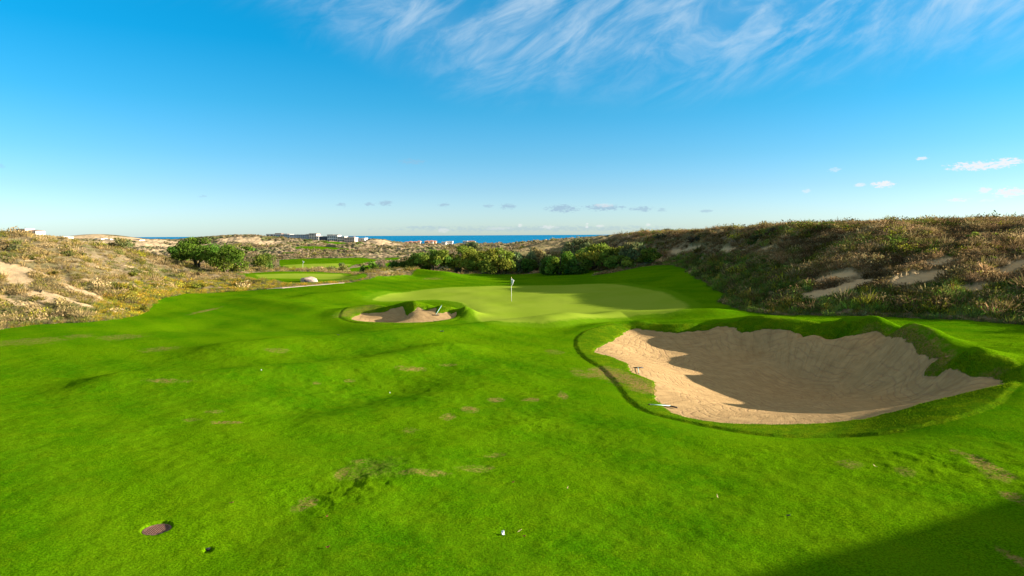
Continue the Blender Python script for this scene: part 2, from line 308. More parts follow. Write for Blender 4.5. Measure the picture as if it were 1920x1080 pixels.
# ------------------------------------------------------------------ materials
def mat(name):
    m = bpy.data.materials.new(name); m.use_nodes = True; nt = m.node_tree; nt.nodes.clear()
    return m, nt
class NT:
    def __init__(s, nt): s.nt = nt
    def n(s, t, **k):
        nd = s.nt.nodes.new(t)
        for a, b in k.items():
            if a == 'ins':
                for i, v in b.items():
                    if isinstance(v, bpy.types.NodeSocket): s.nt.links.new(v, nd.inputs[i])
                    else: nd.inputs[i].default_value = v
            else: setattr(nd, a, b)
        return nd
    def math(s, op, a, b=None, c=None, clamp=False):
        nd = s.nt.nodes.new('ShaderNodeMath'); nd.operation = op; nd.use_clamp = clamp
        for i, v in enumerate((a, b, c)):
            if v is None: continue
            if isinstance(v, bpy.types.NodeSocket): s.nt.links.new(v, nd.inputs[i])
            else: nd.inputs[i].default_value = v
        return nd.outputs[0]
    def mix(s, f, a, b, bt='MIX'):
        nd = s.nt.nodes.new('ShaderNodeMix'); nd.data_type = 'RGBA'; nd.blend_type = bt
        for i, v in ((0, f), (6, a), (7, b)):
            if isinstance(v, bpy.types.NodeSocket): s.nt.links.new(v, nd.inputs[i])
            else: nd.inputs[i].default_value = v if i == 0 else (*v[:3], 1)
        return nd.outputs[2]
    def noise(s, vec, scale, det=3, rough=.5, dist=0):
        nd = s.n('ShaderNodeTexNoise', ins={'Vector': vec, 'Scale': scale, 'Detail': det, 'Roughness': rough, 'Distortion': dist}); return nd.outputs[0]
    def ramp(s, v, a, b):   # smooth 0..1 between a and b
        nd = s.n('ShaderNodeMapRange', interpolation_type='SMOOTHSTEP', ins={0: v, 1: a, 2: b, 3: 0.0, 4: 1.0}); return nd.outputs[0]
    def attr(s, name): return s.n('ShaderNodeAttribute', attribute_name=name).outputs['Fac']
    def scale(s, vec, v): return s.n('ShaderNodeVectorMath', operation='MULTIPLY', ins={0: vec, 1: v}).outputs[0]

FAIR = (.052, .170, .0012); FAIR2 = (.102, .228, .0014); PUTT = (.225, .300, .028)
def ground_material():
    m, nt = mat('ground'); t = NT(nt); L = nt.links
    pos = t.n('ShaderNodeNewGeometry').outputs['Position']
    sand, collar, turf, green, dry, bare, farf = [t.attr(a) for a in ('sd_sand', 'sd_collar', 'sd_turf', 'sd_green', 'dry', 'bare', 'far')]
    n_fine = t.noise(pos, 9.0, 6, .75); n_mid = t.noise(pos, 1.6, 4, .6); n_low = t.noise(pos, .16, 3, .5)
    tuft = t.noise(t.scale(pos, (22, 22, 9)), 1.0, 3, .7)
    # fairway
    fw = t.mix(t.ramp(n_low, .35, .65), FAIR, FAIR2)
    fw = t.mix(t.math('MULTIPLY', t.ramp(n_mid, .42, .72), .45), fw, (.125, .205, .002))
    fw = t.mix(t.math('MULTIPLY', t.ramp(tuft, .40, .62), .72), fw, (.022, .070, .0006))
    fw = t.mix(t.math('MULTIPLY', t.ramp(n_fine, .52, .75), .50), fw, (.17, .25, .004))
    # mowing lines, faint
    mow = t.n('ShaderNodeTexWave', wave_type='BANDS', bands_direction='DIAGONAL', ins={'Vector': pos, 'Scale': .16, 'Distortion': 2.5, 'Detail': 2, 'Detail Scale': .5}).outputs['Fac']
    fw = t.mix(t.math('MULTIPLY', mow, .22), fw, (.125, .215, .003))
    # collar grass: longer, deeper
    cg = t.mix(t.ramp(n_mid, .4, .65), (.080, .185, .003), (.150, .235, .004))
    cg = t.mix(t.math('MULTIPLY', t.ramp(tuft, .42, .62), .7), cg, (.024, .060, .002))
    fw = t.mix(t.ramp(collar, -.02, .05), fw, cg)
    dcol = t.mix(t.ramp(n_fine, .35, .65), (.20, .085, .018), (.30, .19, .075))
    fw = t.mix(t.math('MULTIPLY', t.math('MULTIPLY', dry, t.ramp(n_fine, .40, .56)), .92), fw, dcol)
    # putting surface
    pg = t.mix(t.ramp(n_low, .35, .65), PUTT, (.20, .285, .02))
    wv = t.n('ShaderNodeTexWave', wave_type='BANDS', bands_direction='Y', ins={'Vector': pos, 'Scale': .30, 'Distortion': 1.2, 'Detail': 2, 'Detail Scale': .4}).outputs['Fac']
    pg = t.mix(t.math('MULTIPLY', wv, .18), pg, (.26, .31, .03))
    pg = t.mix(t.math('MULTIPLY', t.ramp(n_fine, .5, .72), .15), pg, (.15, .23, .008))
    gs = t.math('ADD', green, t.math('MULTIPLY', t.math('SUBTRACT', n_mid, .5), .8))
    fw = t.mix(t.math('MULTIPLY', t.ramp(gs, -1.6, -.9), .6), fw, (.115, .225, .006))
    fw = t.mix(t.ramp(gs, -.45, .25), fw, pg)
    # dune floor
    dn = t.mix(t.ramp(n_mid, .35, .65), (.17, .125, .070), (.27, .205, .115))
    dn = t.mix(t.math('MULTIPLY', t.ramp(n_low, .4, .6), .5), dn, (.10, .105, .035))
    dsand = t.mix(t.ramp(n_mid, .3, .7), (.52, .37, .20), (.44, .31, .18))
    bs = t.math('ADD', bare, t.math('MULTIPLY', t.math('SUBTRACT', n_fine, .5), .6))
    dn = t.mix(t.ramp(bs, -.1, .25), dn, dsand)
    # far dunes: sand with dark scrub
    nf = t.noise(t.scale(pos, (1, .4, 1)), .022, 6, .6); nf2 = t.noise(t.scale(pos, (1, .45, 1)), .07, 5, .6)
    fd = t.mix(t.ramp(nf2, .38, .62), (.27, .20, .12), (.12, .105, .050))
    fd = t.mix(t.ramp(nf, .56, .68), fd, (.45, .325, .19))
    fd = t.mix(t.math('MULTIPLY', t.ramp(t.noise(pos, .03, 3), .52, .62), .7), fd, (.10, .12, .035))
    dn = t.mix(farf, dn, t.mix(t.ramp(bs, -.1, .6), fd, (.50, .36, .21)))
    ts = t.math('ADD', turf, t.math('MULTIPLY', t.math('SUBTRACT', n_fine, .5), .7))
    base = t.mix(t.ramp(ts, -.2, .1), dn, fw)
    # bunker sand
    sc = t.mix(t.ramp(n_mid, .3, .7), (.440, .292, .135), (.345, .228, .104))
    sc = t.mix(t.math('MULTIPLY', t.ramp(t.noise(pos, 30, 3, .8), .45, .7), .35), sc, (.36, .23, .12))
    ring = t.math('SINE', t.math('ADD', t.math('MULTIPLY', sand, 15.0), t.math('MULTIPLY', t.noise(pos, .22, 2), 34.0)))
    ringm = t.math('MULTIPLY', t.ramp(t.noise(pos, .5, 2), .38, .50), t.ramp(ring, .5, 1.0))
    sc = t.mix(t.math('MULTIPLY', ringm, .55), sc, (.30, .19, .10))
    arc = t.attr('arc')
    av = t.n('ShaderNodeCombineXYZ', ins={0: t.math('MULTIPLY', arc, 26.0), 1: t.math('MULTIPLY', sand, .55), 2: 0.0}).outputs[0]
    radial = t.noise(av, 1.0, 5, .75)
    wall = t.math('SUBTRACT', 1.0, t.ramp(sand, 2.0, 4.2))
    rstreak = t.math('MULTIPLY', t.ramp(radial, .45, .70), t.math('MULTIPLY', wall, .5))
    sc = t.mix(rstreak, sc, (.22, .135, .062))
    fine = t.noise(t.n('ShaderNodeCombineXYZ', ins={0: t.math('MULTIPLY', arc, 6.0), 1: t.math('MULTIPLY', sand, 9.0), 2: 0.0}).outputs[0], 1.0, 4, .7)
    sc = t.mix(t.math('MULTIPLY', t.math('SUBTRACT', 1.0, wall), t.math('MULTIPLY', t.ramp(fine, .48, .62), .6)), sc, (.28, .175, .085))
    sm = t.ramp(sand, -.015, .02)
    base = t.mix(sm, base, sc)
    # bump
    h1 = t.math('MULTIPLY', t.noise(t.scale(pos, (14, 14, 5)), 1.0, 4, .8), .030)
    h2 = t.math('MULTIPLY', n_mid, .05)
    gm = t.ramp(green, -.3, .2)
    colm = t.ramp(collar, -.05, .1)
    hg = t.math('ADD', t.math('MULTIPLY', h1, t.math('ADD', t.math('SUBTRACT', 1.0, t.math('MULTIPLY', gm, .85)), t.math('MULTIPLY', colm, 2.0))), t.math('MULTIPLY', h2, t.math('SUBTRACT', 1.0, t.math('MULTIPLY', gm, .8))))
    hs = t.math('ADD', t.math('MULTIPLY', ringm, -.010), t.math('ADD', t.math('MULTIPLY', t.noise(pos, 12, 4, .7), .020), t.math('MULTIPLY', rstreak, -.03)))
    hmix = t.n('ShaderNodeMix', data_type='FLOAT', ins={0: sm, 2: hg, 3: hs}).outputs[0]
    bp = t.n('ShaderNodeBump', ins={'Strength': 1.0, 'Distance': 1.0, 'Height': hmix})
    bs = t.n('ShaderNodeBsdfPrincipled', ins={'Base Color': base, 'Roughness': .9, 'Specular IOR Level': 0.0, 'Normal': bp.outputs[0]})
    out = t.n('ShaderNodeOutputMaterial'); L.new(bs.outputs[0], out.inputs[0])
    return m
M_ground = ground_material()
def simple(name, col, rough=.6, spec=.4, var=.15, scale=3.0, metal=0, bump=0):
    m, nt = mat(name); t = NT(nt)
    pos = t.n('ShaderNodeTexCoord').outputs['Object']
    nz = t.noise(pos, scale, 4, .6)
    c = t.mix(t.math('MULTIPLY', t.ramp(nz, .3, .7), 1.0), tuple(v*(1-var) for v in col), tuple(min(1, v*(1+var)) for v in col))
    ins = {'Base Color': c, 'Roughness': rough, 'Specular IOR Level': spec, 'Metallic': metal}
    bs = t.n('ShaderNodeBsdfPrincipled', ins=ins)
    if bump:
        b = t.n('ShaderNodeBump', ins={'Strength': .6, 'Distance': bump, 'Height': nz}); nt.links.new(b.outputs[0], bs.inputs['Normal'])
    o = t.n('ShaderNodeOutputMaterial'); nt.links.new(bs.outputs[0], o.inputs[0]); return m
def leaf_mat(name, attr=True, col=(.08, .12, .02), trans=.35, rough=.7):
    m, nt = mat(name); t = NT(nt)
    if attr: c = t.n('ShaderNodeAttribute', attribute_name='tint').outputs['Color']
    else: c = t.n('ShaderNodeRGB').outputs[0]; c.default_value = (*col, 1)
    d = t.n('ShaderNodeBsdfDiffuse', ins={'Color': c, 'Roughness': rough}); tr = t.n('ShaderNodeBsdfTranslucent', ins={'Color': c})
    mx = t.n('ShaderNodeMixShader', ins={0: trans, 1: d.outputs[0], 2: tr.outputs[0]})
    o = t.n('ShaderNodeOutputMaterial'); nt.links.new(mx.outputs[0], o.inputs[0]); return m
M_leaf = leaf_mat('foliage'); M_bark = simple('bark', (.12, .085, .055), .9, .1, .35, 6, bump=.02)

# ------------------------------------------------------------------ mesh helpers
def tag(o, label=None, cat=None, group=None, kind=None):
    if label: o['label'] = label
    if cat: o['category'] = cat
    if group: o['group'] = group
    if kind: o['kind'] = kind
    return o
def mesh_np(name, V, Fc, m, parent=None, smooth=False, tint=None, attrs=None):
    """V (n,3), Fc (k, 3 or 4)"""
    V = np.asarray(V, np.float32); Fc = np.asarray(Fc, np.int32); k, w = Fc.shape
    me = bpy.data.meshes.new(name)
    me.vertices.add(len(V)); me.vertices.foreach_set('co', V.ravel())
    me.loops.add(k*w); me.loops.foreach_set('vertex_index', Fc.ravel())
    me.polygons.add(k); me.polygons.foreach_set('loop_start', np.arange(k, dtype=np.int32)*w)
    try: me.polygons.foreach_set('loop_total', np.full(k, w, np.int32))
    except Exception: pass
    me.polygons.foreach_set('use_smooth', np.full(k, smooth))
    me.update(calc_edges=True)
    if tint is not None:
        a = me.attributes.new('tint', 'FLOAT_COLOR', 'POINT'); c = np.ones((len(V), 4), np.float32); c[:, :3] = tint; a.data.foreach_set('color', c.ravel())
    for n, v in (attrs or {}).items():
        a = me.attributes.new(n, 'FLOAT', 'POINT'); a.data.foreach_set('value', np.asarray(v, np.float32))
    me.materials.append(m)
    o = bpy.data.objects.new(name, me); COL.objects.link(o)
    if parent is not None: o.parent = parent
    return o
def empty(name, loc, rz=0):
    o = bpy.data.objects.new(name, None); COL.objects.link(o); o.location = [float(v) for v in loc]; o.rotation_euler.z = rz; o.empty_display_size = .2
    return o
class MB:
    def __init__(s): s.v = []; s.f = []
    def add(s, V, Fs):
        b = len(s.v); s.v += [tuple(map(float, p)) for p in V]; s.f += [tuple(b+i for i in f) for f in Fs]
    def box(s, x0, x1, y0, y1, z0, z1):
        s.add([(x0,y0,z0),(x1,y0,z0),(x1,y1,z0),(x0,y1,z0),(x0,y0,z1),(x1,y0,z1),(x1,y1,z1),(x0,y1,z1)], [(0,3,2,1),(4,5,6,7),(0,1,5,4),(1,2,6,5),(2,3,7,6),(3,0,4,7)])
    def tube(s, pts, rad, n=8, cap=True):
        pts = [Vector(p) for p in pts]; m = len(pts); V = []; Fs = []
        rad = rad if hasattr(rad, '__len__') else [rad]*m
        for i, p in enumerate(pts):
            d = (pts[min(i+1, m-1)]-pts[max(i-1, 0)]).normalized()
            u = d.orthogonal().normalized() if i == 0 else (u-d*u.dot(d)).normalized()
            w = d.cross(u)
            for k in range(n):
                a = 2*math.pi*k/n; V.append(p+(u*math.cos(a)+w*math.sin(a))*rad[i])
        for i in range(m-1):
            for k in range(n):
                k2 = (k+1) % n; Fs.append((i*n+k, i*n+k2, (i+1)*n+k2, (i+1)*n+k))
        if cap: Fs.append(tuple(range(n))[::-1]); Fs.append(tuple((m-1)*n+k for k in range(n)))
        s.add(V, Fs)
    def build(s, name, m, parent=None, smooth=False, bevel=0):
        me = bpy.data.meshes.new(name); me.from_pydata(s.v, [], s.f); me.update()
        if smooth:
            for p in me.polygons: p.use_smooth = True
        me.materials.append(m); o = bpy.data.objects.new(name, me); COL.objects.link(o)
        if parent is not None: o.parent = parent
        if bevel:
            b = o.modifiers.new('bevel', 'BEVEL'); b.width = bevel; b.segments = 2
        return o

# ------------------------------------------------------------------ the ground, split into fairway, green, bunkers and dunes
na, nr = GX.shape
idx = np.arange(na*nr).reshape(na, nr)
Q = np.stack([idx[:-1, :-1], idx[1:, :-1], idx[1:, 1:], idx[:-1, 1:]], -1).reshape(-1, 4)

fan0 = None
V = np.stack([GX, GY, Z], -1).reshape(-1, 3)
P3 = V.reshape(na, nr, 3); ta = np.gradient(P3, axis=0); tr = np.gradient(P3, axis=1)
NR = np.cross(tr, ta); NR = NR.reshape(-1, 3); NR /= np.linalg.norm(NR, axis=1)[:, None]+1e-12
NR[NR[:, 2] < 0] *= -1
def fm(A): return A.ravel()[Q].mean(1)
fs, fc, ft, fgreen, fr = fm(SAND), fm(COLLAR), fm(TURF), fm(GREEN), fm(rad)
fid = SANDID.ravel()[Q].max(1)
cat = np.zeros(len(Q), int)                      # 0 dunes
cat[ft > 0] = 1; cat[(fgreen > 0) & (ft > 0)] = 2
cat[fc > 0] = np.where(cat[fc > 0] == 2, 1, cat[fc > 0])
cat[(fs > 0) & (fid == 1)] = 3; cat[(fs > 0) & (fid == 2)] = 4
FARM = sstep(150, 260, rad).ravel()
ATT = {'sd_sand': SAND.ravel(), 'sd_collar': COLLAR.ravel(), 'sd_turf': TURF.ravel(), 'sd_green': GREEN.ravel(), 'dry': DRY.ravel(), 'bare': BARE.ravel(), 'far': FARM, 'arc': ARC.ravel()}
def sub(name, c, extraV=None):
    f = Q[cat == c]; used, inv = np.unique(f, return_inverse=True); f = inv.reshape(-1, 4)
    o = mesh_np(name, V[used], f, M_ground, smooth=True, attrs={k: v[used] for k, v in ATT.items()})
    o.data.normals_split_custom_set_from_vertices(NR[used].astype(np.float32).tolist())
    tag(o, kind='structure'); return o
ground_dune = sub('dune_ground', 0); sub('fairway_grass', 1); sub('putting_green', 2)
sub('bunker_sand', 3); sub('bunker_sand', 4)

# sea
M_sea, nt = mat('sea'); t = NT(nt)
pos = t.n('ShaderNodeNewGeometry').outputs['Position']
w1 = t.noise(t.scale(pos, (1, 2.5, 1)), .02, 6, .7)
sc = t.mix(t.ramp(t.noise(t.scale(pos, (1, 6, 1)), .0012, 4, .6), .35, .65), (.0, .15, .33), (.0, .22, .42))
bp = t.n('ShaderNodeBump', ins={'Strength': .6, 'Distance': 3.0, 'Height': w1})
bs = t.n('ShaderNodeBsdfPrincipled', ins={'Base Color': sc, 'Roughness': .8, 'Specular IOR Level': .05, 'Normal': bp.outputs[0]})
o = t.n('ShaderNodeOutputMaterial'); nt.links.new(bs.outputs[0], o.inputs[0])
sa = np.radians(np.linspace(-70, 70, 60)); sr = np.geomspace(720, 60000, 40)
sx = np.sin(sa)[:, None]*sr; sy = np.cos(sa)[:, None]*sr
si = np.arange(sx.size).reshape(sx.shape)
SF = np.stack([si[:-1, :-1], si[:-1, 1:], si[1:, 1:], si[1:, :-1]], -1).reshape(-1, 4)
tag(mesh_np('sea', np.stack([sx, sy, np.full(sx.shape, -6.0)], -1).reshape(-1, 3), SF, M_sea, smooth=True), kind='structure')

# ------------------------------------------------------------------ scatter of blades: dune scrub, long grass, bunker fringe
def tuft_proto(n, spread, h, w, lean, seed, jag=.3):
    g = np.random.default_rng(seed)
    a = g.random(n)*2*np.pi; q = np.sqrt(g.random(n)); b = np.stack([np.cos(a)*q*spread*.6, np.sin(a)*q*spread*.6, -.06*np.ones(n)], 1)
    # start part of the sprigs higher so that the clump has volume
    lift = g.random(n)**1.5*.55*h*(1-q*.6); b[:, 2] += lift
    L = h*(1-.35*q)*(.55+.6*g.random(n)); ln = lean*(q+.25)*(.6+.8*g.random(n))
    a2 = a+g.normal(0, .6, n)
    d = np.stack([np.cos(a2)*ln, np.sin(a2)*ln, np.ones(n)], 1); d /= np.linalg.norm(d, axis=1)[:, None]
    tip = b+d*(L-lift*.5)[:, None]
    o = g.random(n)*2*np.pi; s = np.stack([np.cos(o), np.sin(o), g.normal(0, .2, n)], 1)*w*(.6+.8*g.random(n))[:, None]*.5
    return np.stack([b-s, b+s, tip+s*.25, tip-s*.25], 1)     # n,4,3
def leafy_proto(n, spread, h, size, seed):
    g = np.random.default_rng(seed)
    d = g.normal(size=(n, 3)); d[:, 2] = np.abs(d[:, 2]); d /= np.linalg.norm(d, axis=1)[:, None]
    rr = g.random(n)**.4
    lump = 1+.25*np.sin(d[:, 0]*5+seed)*np.cos(d[:, 1]*4+seed*2)
    c = d*rr[:, None]*np.array([spread, spread, h])*lump[:, None]
    u = g.normal(size=(n, 3)); u /= np.linalg.norm(u, axis=1)[:, None]; v = np.cross(u, g.normal(size=(n, 3))); v /= np.linalg.norm(v, axis=1)[:, None]
    s = size*(.6+.8*g.random(n))[:, None]*.5
    return np.stack([c-u*s, c-v*s*.6, c+u*s, c+v*s*.6], 1)
def scatter(name, protos, px_, py_, which, sc, cols, kind='stuff', m=None, sink=0.0, hsc=None, jv=.22):
    VV = []; CC = []
    z = H(px_, py_)-sink
    th = rng.random(len(px_))*2*np.pi
    for k, P in enumerate(protos):
        i = np.nonzero(which == k)[0]
        if not len(i): continue
        c, s = np.cos(th[i])[:, None, None], np.sin(th[i])[:, None, None]
        S = sc[i][:, None, None]; HS = (sc if hsc is None else hsc)[i][:, None, None]
        X = (P[None, :, :, 0]*c-P[None, :, :, 1]*s)*S+px_[i][:, None, None]
        Y = (P[None, :, :, 0]*s+P[None, :, :, 1]*c)*S+py_[i][:, None, None]
        Zz = P[None, :, :, 2]*HS+z[i][:, None, None]
        VV.append(np.stack([X, Y, Zz], -1).reshape(-1, 3))
        nb = P.shape[0]
        jit = np.clip(1+jv*rng.standard_normal((len(i), nb, 1, 1)), .25, 2.2); cc = cols[i][:, None, None, :]*jit
        CC.append(np.broadcast_to(np.clip(cc, .0008, .8), (len(i), nb, 4, 3)).reshape(-1, 3))
    VV = np.concatenate(VV); CC = np.concatenate(CC)
    Fq = np.arange(len(VV)).reshape(-1, 4)
    return tag(mesh_np(name, VV, Fq, m or M_leaf, tint=CC), kind=kind)
def sample_field(n, a0, a1, r0, r1, dens_pow=1.0):
    a = R(a0)+rng.random(n)*R(a1-a0); u = rng.random(n)
    r = np.sqrt(r0*r0+u*(r1*r1-r0*r0)) if dens_pow == 1 else r0*(r1/r0)**u
    return np.sin(a)*r, np.cos(a)*r
def G(A, x, y): return H(x, y, A)
def inpoly(P, x, y): return poly_sd(np.array(P, float), x, y) > 0

# near dunes
x, y = sample_field(60000, -44, 44, 36, 145, 2); xb, yb = sample_field(30000, 2, 44, 60, 150, 2); x = np.concatenate([x, xb]); y = np.concatenate([y, yb])
k = (G(TURF, x, y) < -.12) & (G(BARE, x, y) < np.where(x > 0, -.25, .05)) & (G(COLLAR, x, y) < -1)
x, y = x[k], y[k]
dist = np.hypot(x, y)
PX, PY = project(x, y, H(x, y))
# wind-combed gaps
gap = band(x, y)
keep = (rng.random(len(x)) < np.clip(np.where(x > 0, .88, .82)+gap*np.where(x > 0, .8, 1.1), .12, 1)) & ~((PX > 430) & (PX < 700) & (PY > 505) & (rng.random(len(x)) < .3))
x, y, PX, PY, dist = x[keep], y[keep], PX[keep], PY[keep], dist[keep]
gold = inpoly([(170,600),(190,560),(215,535),(300,520),(420,528),(500,518),(640,520),(640,536),(520,546),(340,556),(280,580),(240,602)], PX, PY)
PX0, PY0 = PX, PY; PX = PX+28*fbm(x/3, y/3, 3); PY = PY+11*fbm(x/3+9, y/3, 3)
lush = inpoly([(1120,505),(1180,480),(1260,485),(1320,478),(1420,470),(1500,505),(1520,545),(1700,545),(1800,535),(1960,530),(1960,625),(1700,606),(1440,590),(1340,562),(1300,520),(1250,495)], PX, PY)
greenish = inpoly([(0,560),(200,570),(260,600),(0,620)], PX, PY)
pal = {'grey': [(.32,.245,.14),(.39,.30,.17),(.26,.205,.11),(.34,.27,.13)], 'olive': [(.22,.20,.045),(.26,.22,.06),(.17,.17,.035)],
       'gold': [(.44,.31,.03),(.38,.31,.025),(.34,.33,.03),(.50,.32,.06),(.27,.30,.03)], 'lush': [(.11,.21,.03),(.15,.235,.035),(.18,.25,.06),(.095,.17,.032)],
       'green': [(.11,.15,.04),(.14,.165,.055),(.17,.18,.08)], 'dark': [(.21,.145,.08),(.27,.185,.10),(.31,.22,.12),(.20,.165,.065)]}
def pick(names, n):
    p = sum([pal[a] for a in names], []); p = np.array(p); return p[rng.integers(0, len(p), n)]
n = len(x); cols = pick(['grey', 'grey', 'olive'], n)
pn = fbm(x/6, y/6, 3); m_ = pn > .3; cols[m_] = pick(['olive', 'green'], m_.sum())
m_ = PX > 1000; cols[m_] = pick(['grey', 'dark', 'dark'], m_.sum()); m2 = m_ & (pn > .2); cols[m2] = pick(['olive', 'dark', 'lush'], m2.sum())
cols[greenish] = pick(['green', 'green', 'grey'], greenish.sum())
cols[gold] = pick(['gold', 'gold', 'green'], gold.sum())
cols[lush] = pick(['lush', 'lush', 'lush', 'dark'], lush.sum())
br = rng.random(n) < .012; cols[br] = np.array((.26, .26, .03))
cols = cols*np.clip(1+.18*rng.standard_normal((n, 1)), .35, 2.0)*np.array((1.06, 1.0, .82)); cols[PX > 1000] *= np.clip(.78+1.5*band(x, y), .4, 1.5)[PX > 1000][:, None]*np.array((.98, .93, .98))  # right dune: trough shade and lit crests worked into the scrub tint
protos = [tuft_proto(46, .5, .62, .050, .9, s) for s in range(6)]+[leafy_proto(60, .5, .45, .12, s) for s in range(3)]
which = rng.integers(0, 9, n); which[lush] = rng.integers(0, 6, lush.sum())
rr_ = (PX > 1000) & (rng.random(n) < .5); which[rr_] = rng.integers(6, 9, rr_.sum()); cols[PX < 960] *= np.array((1.10, 1.06, .98))
sc = (.55+rng.random(n)**2*.9)*(1+.25*pn); hs = sc*(.75+.4*rng.random(n))
hs[gold] *= .7; hs[greenish] *= .75; hs[PX > 1000] *= .85; hs[PX < 960] *= .85
nearm = dist < 70
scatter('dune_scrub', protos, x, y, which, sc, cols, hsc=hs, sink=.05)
print('near scrub', n)
xA, yA = sample_field(4200, 2, 44, 42, 150, 2); xB, yB = sample_field(1800, -44, -14, 50, 140, 2); x = np.concatenate([xA, xB]); y = np.concatenate([yA, yB])
k = (G(TURF, x, y) < -1.6) & (G(BARE, x, y) < -.7) & (np.where(x > 0, band(x, y), fbm(x/3.1, y/3.1, 2)) > 0); x, y = x[k], y[k]; n = len(x); dist = np.hypot(x, y); PX, PY = project(x, y, H(x, y))
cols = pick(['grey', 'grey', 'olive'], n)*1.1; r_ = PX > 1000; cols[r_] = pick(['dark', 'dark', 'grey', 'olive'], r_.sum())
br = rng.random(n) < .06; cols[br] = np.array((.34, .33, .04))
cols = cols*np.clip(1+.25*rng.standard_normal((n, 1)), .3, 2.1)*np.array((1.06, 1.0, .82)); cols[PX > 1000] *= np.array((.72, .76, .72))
protosB = [leafy_proto(170, .55, .50, .105, 200+s) for s in range(4)]+[tuft_proto(110, .55, .62, .045, 1.2, 210+s) for s in range(4)]
sc = 1.05+1.1*rng.random(n)**1.6
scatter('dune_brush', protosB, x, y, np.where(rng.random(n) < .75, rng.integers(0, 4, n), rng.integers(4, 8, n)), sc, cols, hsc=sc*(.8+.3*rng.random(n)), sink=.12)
print('brush', n)
x, y = sample_field(26000, 4, 44, 36, 100, 2); PX, PY = project(x, y, H(x, y)); PX = PX+28*fbm(x/3, y/3, 3); PY = PY+11*fbm(x/3+9, y/3, 3)
k = inpoly([(1120,505),(1180,480),(1260,485),(1320,478),(1420,470),(1500,505),(1520,545),(1700,545),(1800,535),(1960,530),(1960,625),(1700,606),(1440,590),(1340,562),(1300,520),(1250,495)], PX, PY) & (G(TURF, x, y) < -.25) & (G(BARE, x, y) < .05)
x, y = x[k], y[k]; n = len(x); cols = pick(['lush', 'lush', 'green', 'gold'], n)*np.clip(1+.35*rng.standard_normal((n, 1)), .35, 2)*np.clip(1+.8*fbm(x/2.5, y/2.5, 2), .4, 1.8)[:, None]
protosL = [tuft_proto(30, .35, .5, .035, .8, 90+s) for s in range(4)]
scatter('long_grass', protosL, x, y, rng.integers(0, 4, n), .6+.6*rng.random(n), cols, sink=.03)
print('lush', n)
x, y = sample_field(60000, -44, -8, 45, 112, 2); PX, PY = project(x, y, H(x, y)); PX = PX+22*fbm(x/3, y/3, 3); PY = PY+7*fbm(x/3+9, y/3, 3)
k = inpoly([(150,608),(190,565),(215,540),(300,522),(420,528),(500,518),(640,520),(640,536),(520,546),(340,556),(280,580),(240,602)], PX, PY) & (G(TURF, x, y) < .1) & (rng.random(len(x)) < .55); x, y = x[k], y[k]; n = len(x)
scatter('golden_groundcover', protosL, x, y, rng.integers(0, 4, n), .5+.5*rng.random(n), pick(['gold', 'gold', 'green'], n), hsc=.4+.4*rng.random(n), sink=.03)
x, y = sample_field(150000, -44, 44, 38, 118, 2); tf = G(TURF, x, y); k = (tf > -.9) & (tf < .12+.25*fbm(x, y, 3)); x, y = x[k], y[k]; n = len(x)
PX, PY = project(x, y, H(x, y)); cols = pick(['gold', 'green', 'grey'], n); r_ = PX > 900; cols[r_] = pick(['lush', 'green', 'dark'], r_.sum()); cols = cols*.85
scatter('edge_grass', protosL, x, y, rng.integers(0, 4, n), .35+.45*rng.random(n), cols, sink=.03, hsc=.3+.45*rng.random(n))
print('edge', n)
# far scrub
x, y = sample_field(40000, -44, 30, 130, 680, 2)
k = (G(TURF, x, y) < -1.0) & ((G(BARE, x, y) < .5) | (rng.random(len(x)) < .12)); x, y = x[k], y[k]
keep = rng.random(len(x)) < np.clip(.35+2.2*fbm(x/30, y/45, 3), .02, 1); x, y = x[keep], y[keep]
n = len(x); dist = np.hypot(x, y); cols = pick(['grey', 'olive', 'dark', 'dark'], n)
PX, PY = project(x, y, H(x, y))
sandy = (PX < 420) & (dist > 330) & (rng.random(n) < .75); x, y, dist, cols = x[~sandy], y[~sandy], dist[~sandy], cols[~sandy]; n = len(x)
protosF = [tuft_proto(22, .6, .6, .16, 1.0, 20+s) for s in range(4)]+[leafy_proto(24, .6, .5, .32, 30+s) for s in range(3)]
sc = (.8+rng.random(n)**2*1.6)*np.clip(dist/200, 1, 1.9)
scatter('distant_scrub', protosF, x, y, rng.integers(0, 7, n), sc, cols, hsc=sc*.75, sink=.1)
print('far scrub', n)
# shaggy collar of the bunkers and the worn fringe of the fairway
def collar_pts(n, lo, hi):
    x = rng.uniform(lo[0], hi[0], n); y = rng.uniform(lo[1], hi[1], n)
    c = G(COLLAR, x, y); s = G(SAND, x, y); k = (c > .02) & (s < -.01); return x[k], y[k]
x1, y1 = collar_pts(260000, (0, 22), (26, 55)); x2, y2 = collar_pts(16000, (-16, 52), (0, 66))
x = np.concatenate([x1, x2]); y = np.concatenate([y1, y2]); n = len(x)
pr = [tuft_proto(6, .10, .10, .016, 1.0, 50+s) for s in range(5)]
nz = fbm(x*1.5, y*1.5, 3); dr = G(DRY, x, y)
c1 = np.array((.095, .205, .003)); c2 = np.array((.20, .28, .005)); c3 = np.array((.26, .18, .08))
f = np.clip(.5+nz, 0, 1)[:, None]; cols = c1*(1-f)+c2*f; dm = (rng.random(n) < dr*.85)[:, None]; cols = np.where(dm, c3, cols)
scatter('collar_grass', pr, x, y, rng.integers(0, 5, n), .8+.6*rng.random(n), cols, sink=.0)
print('collar', n)

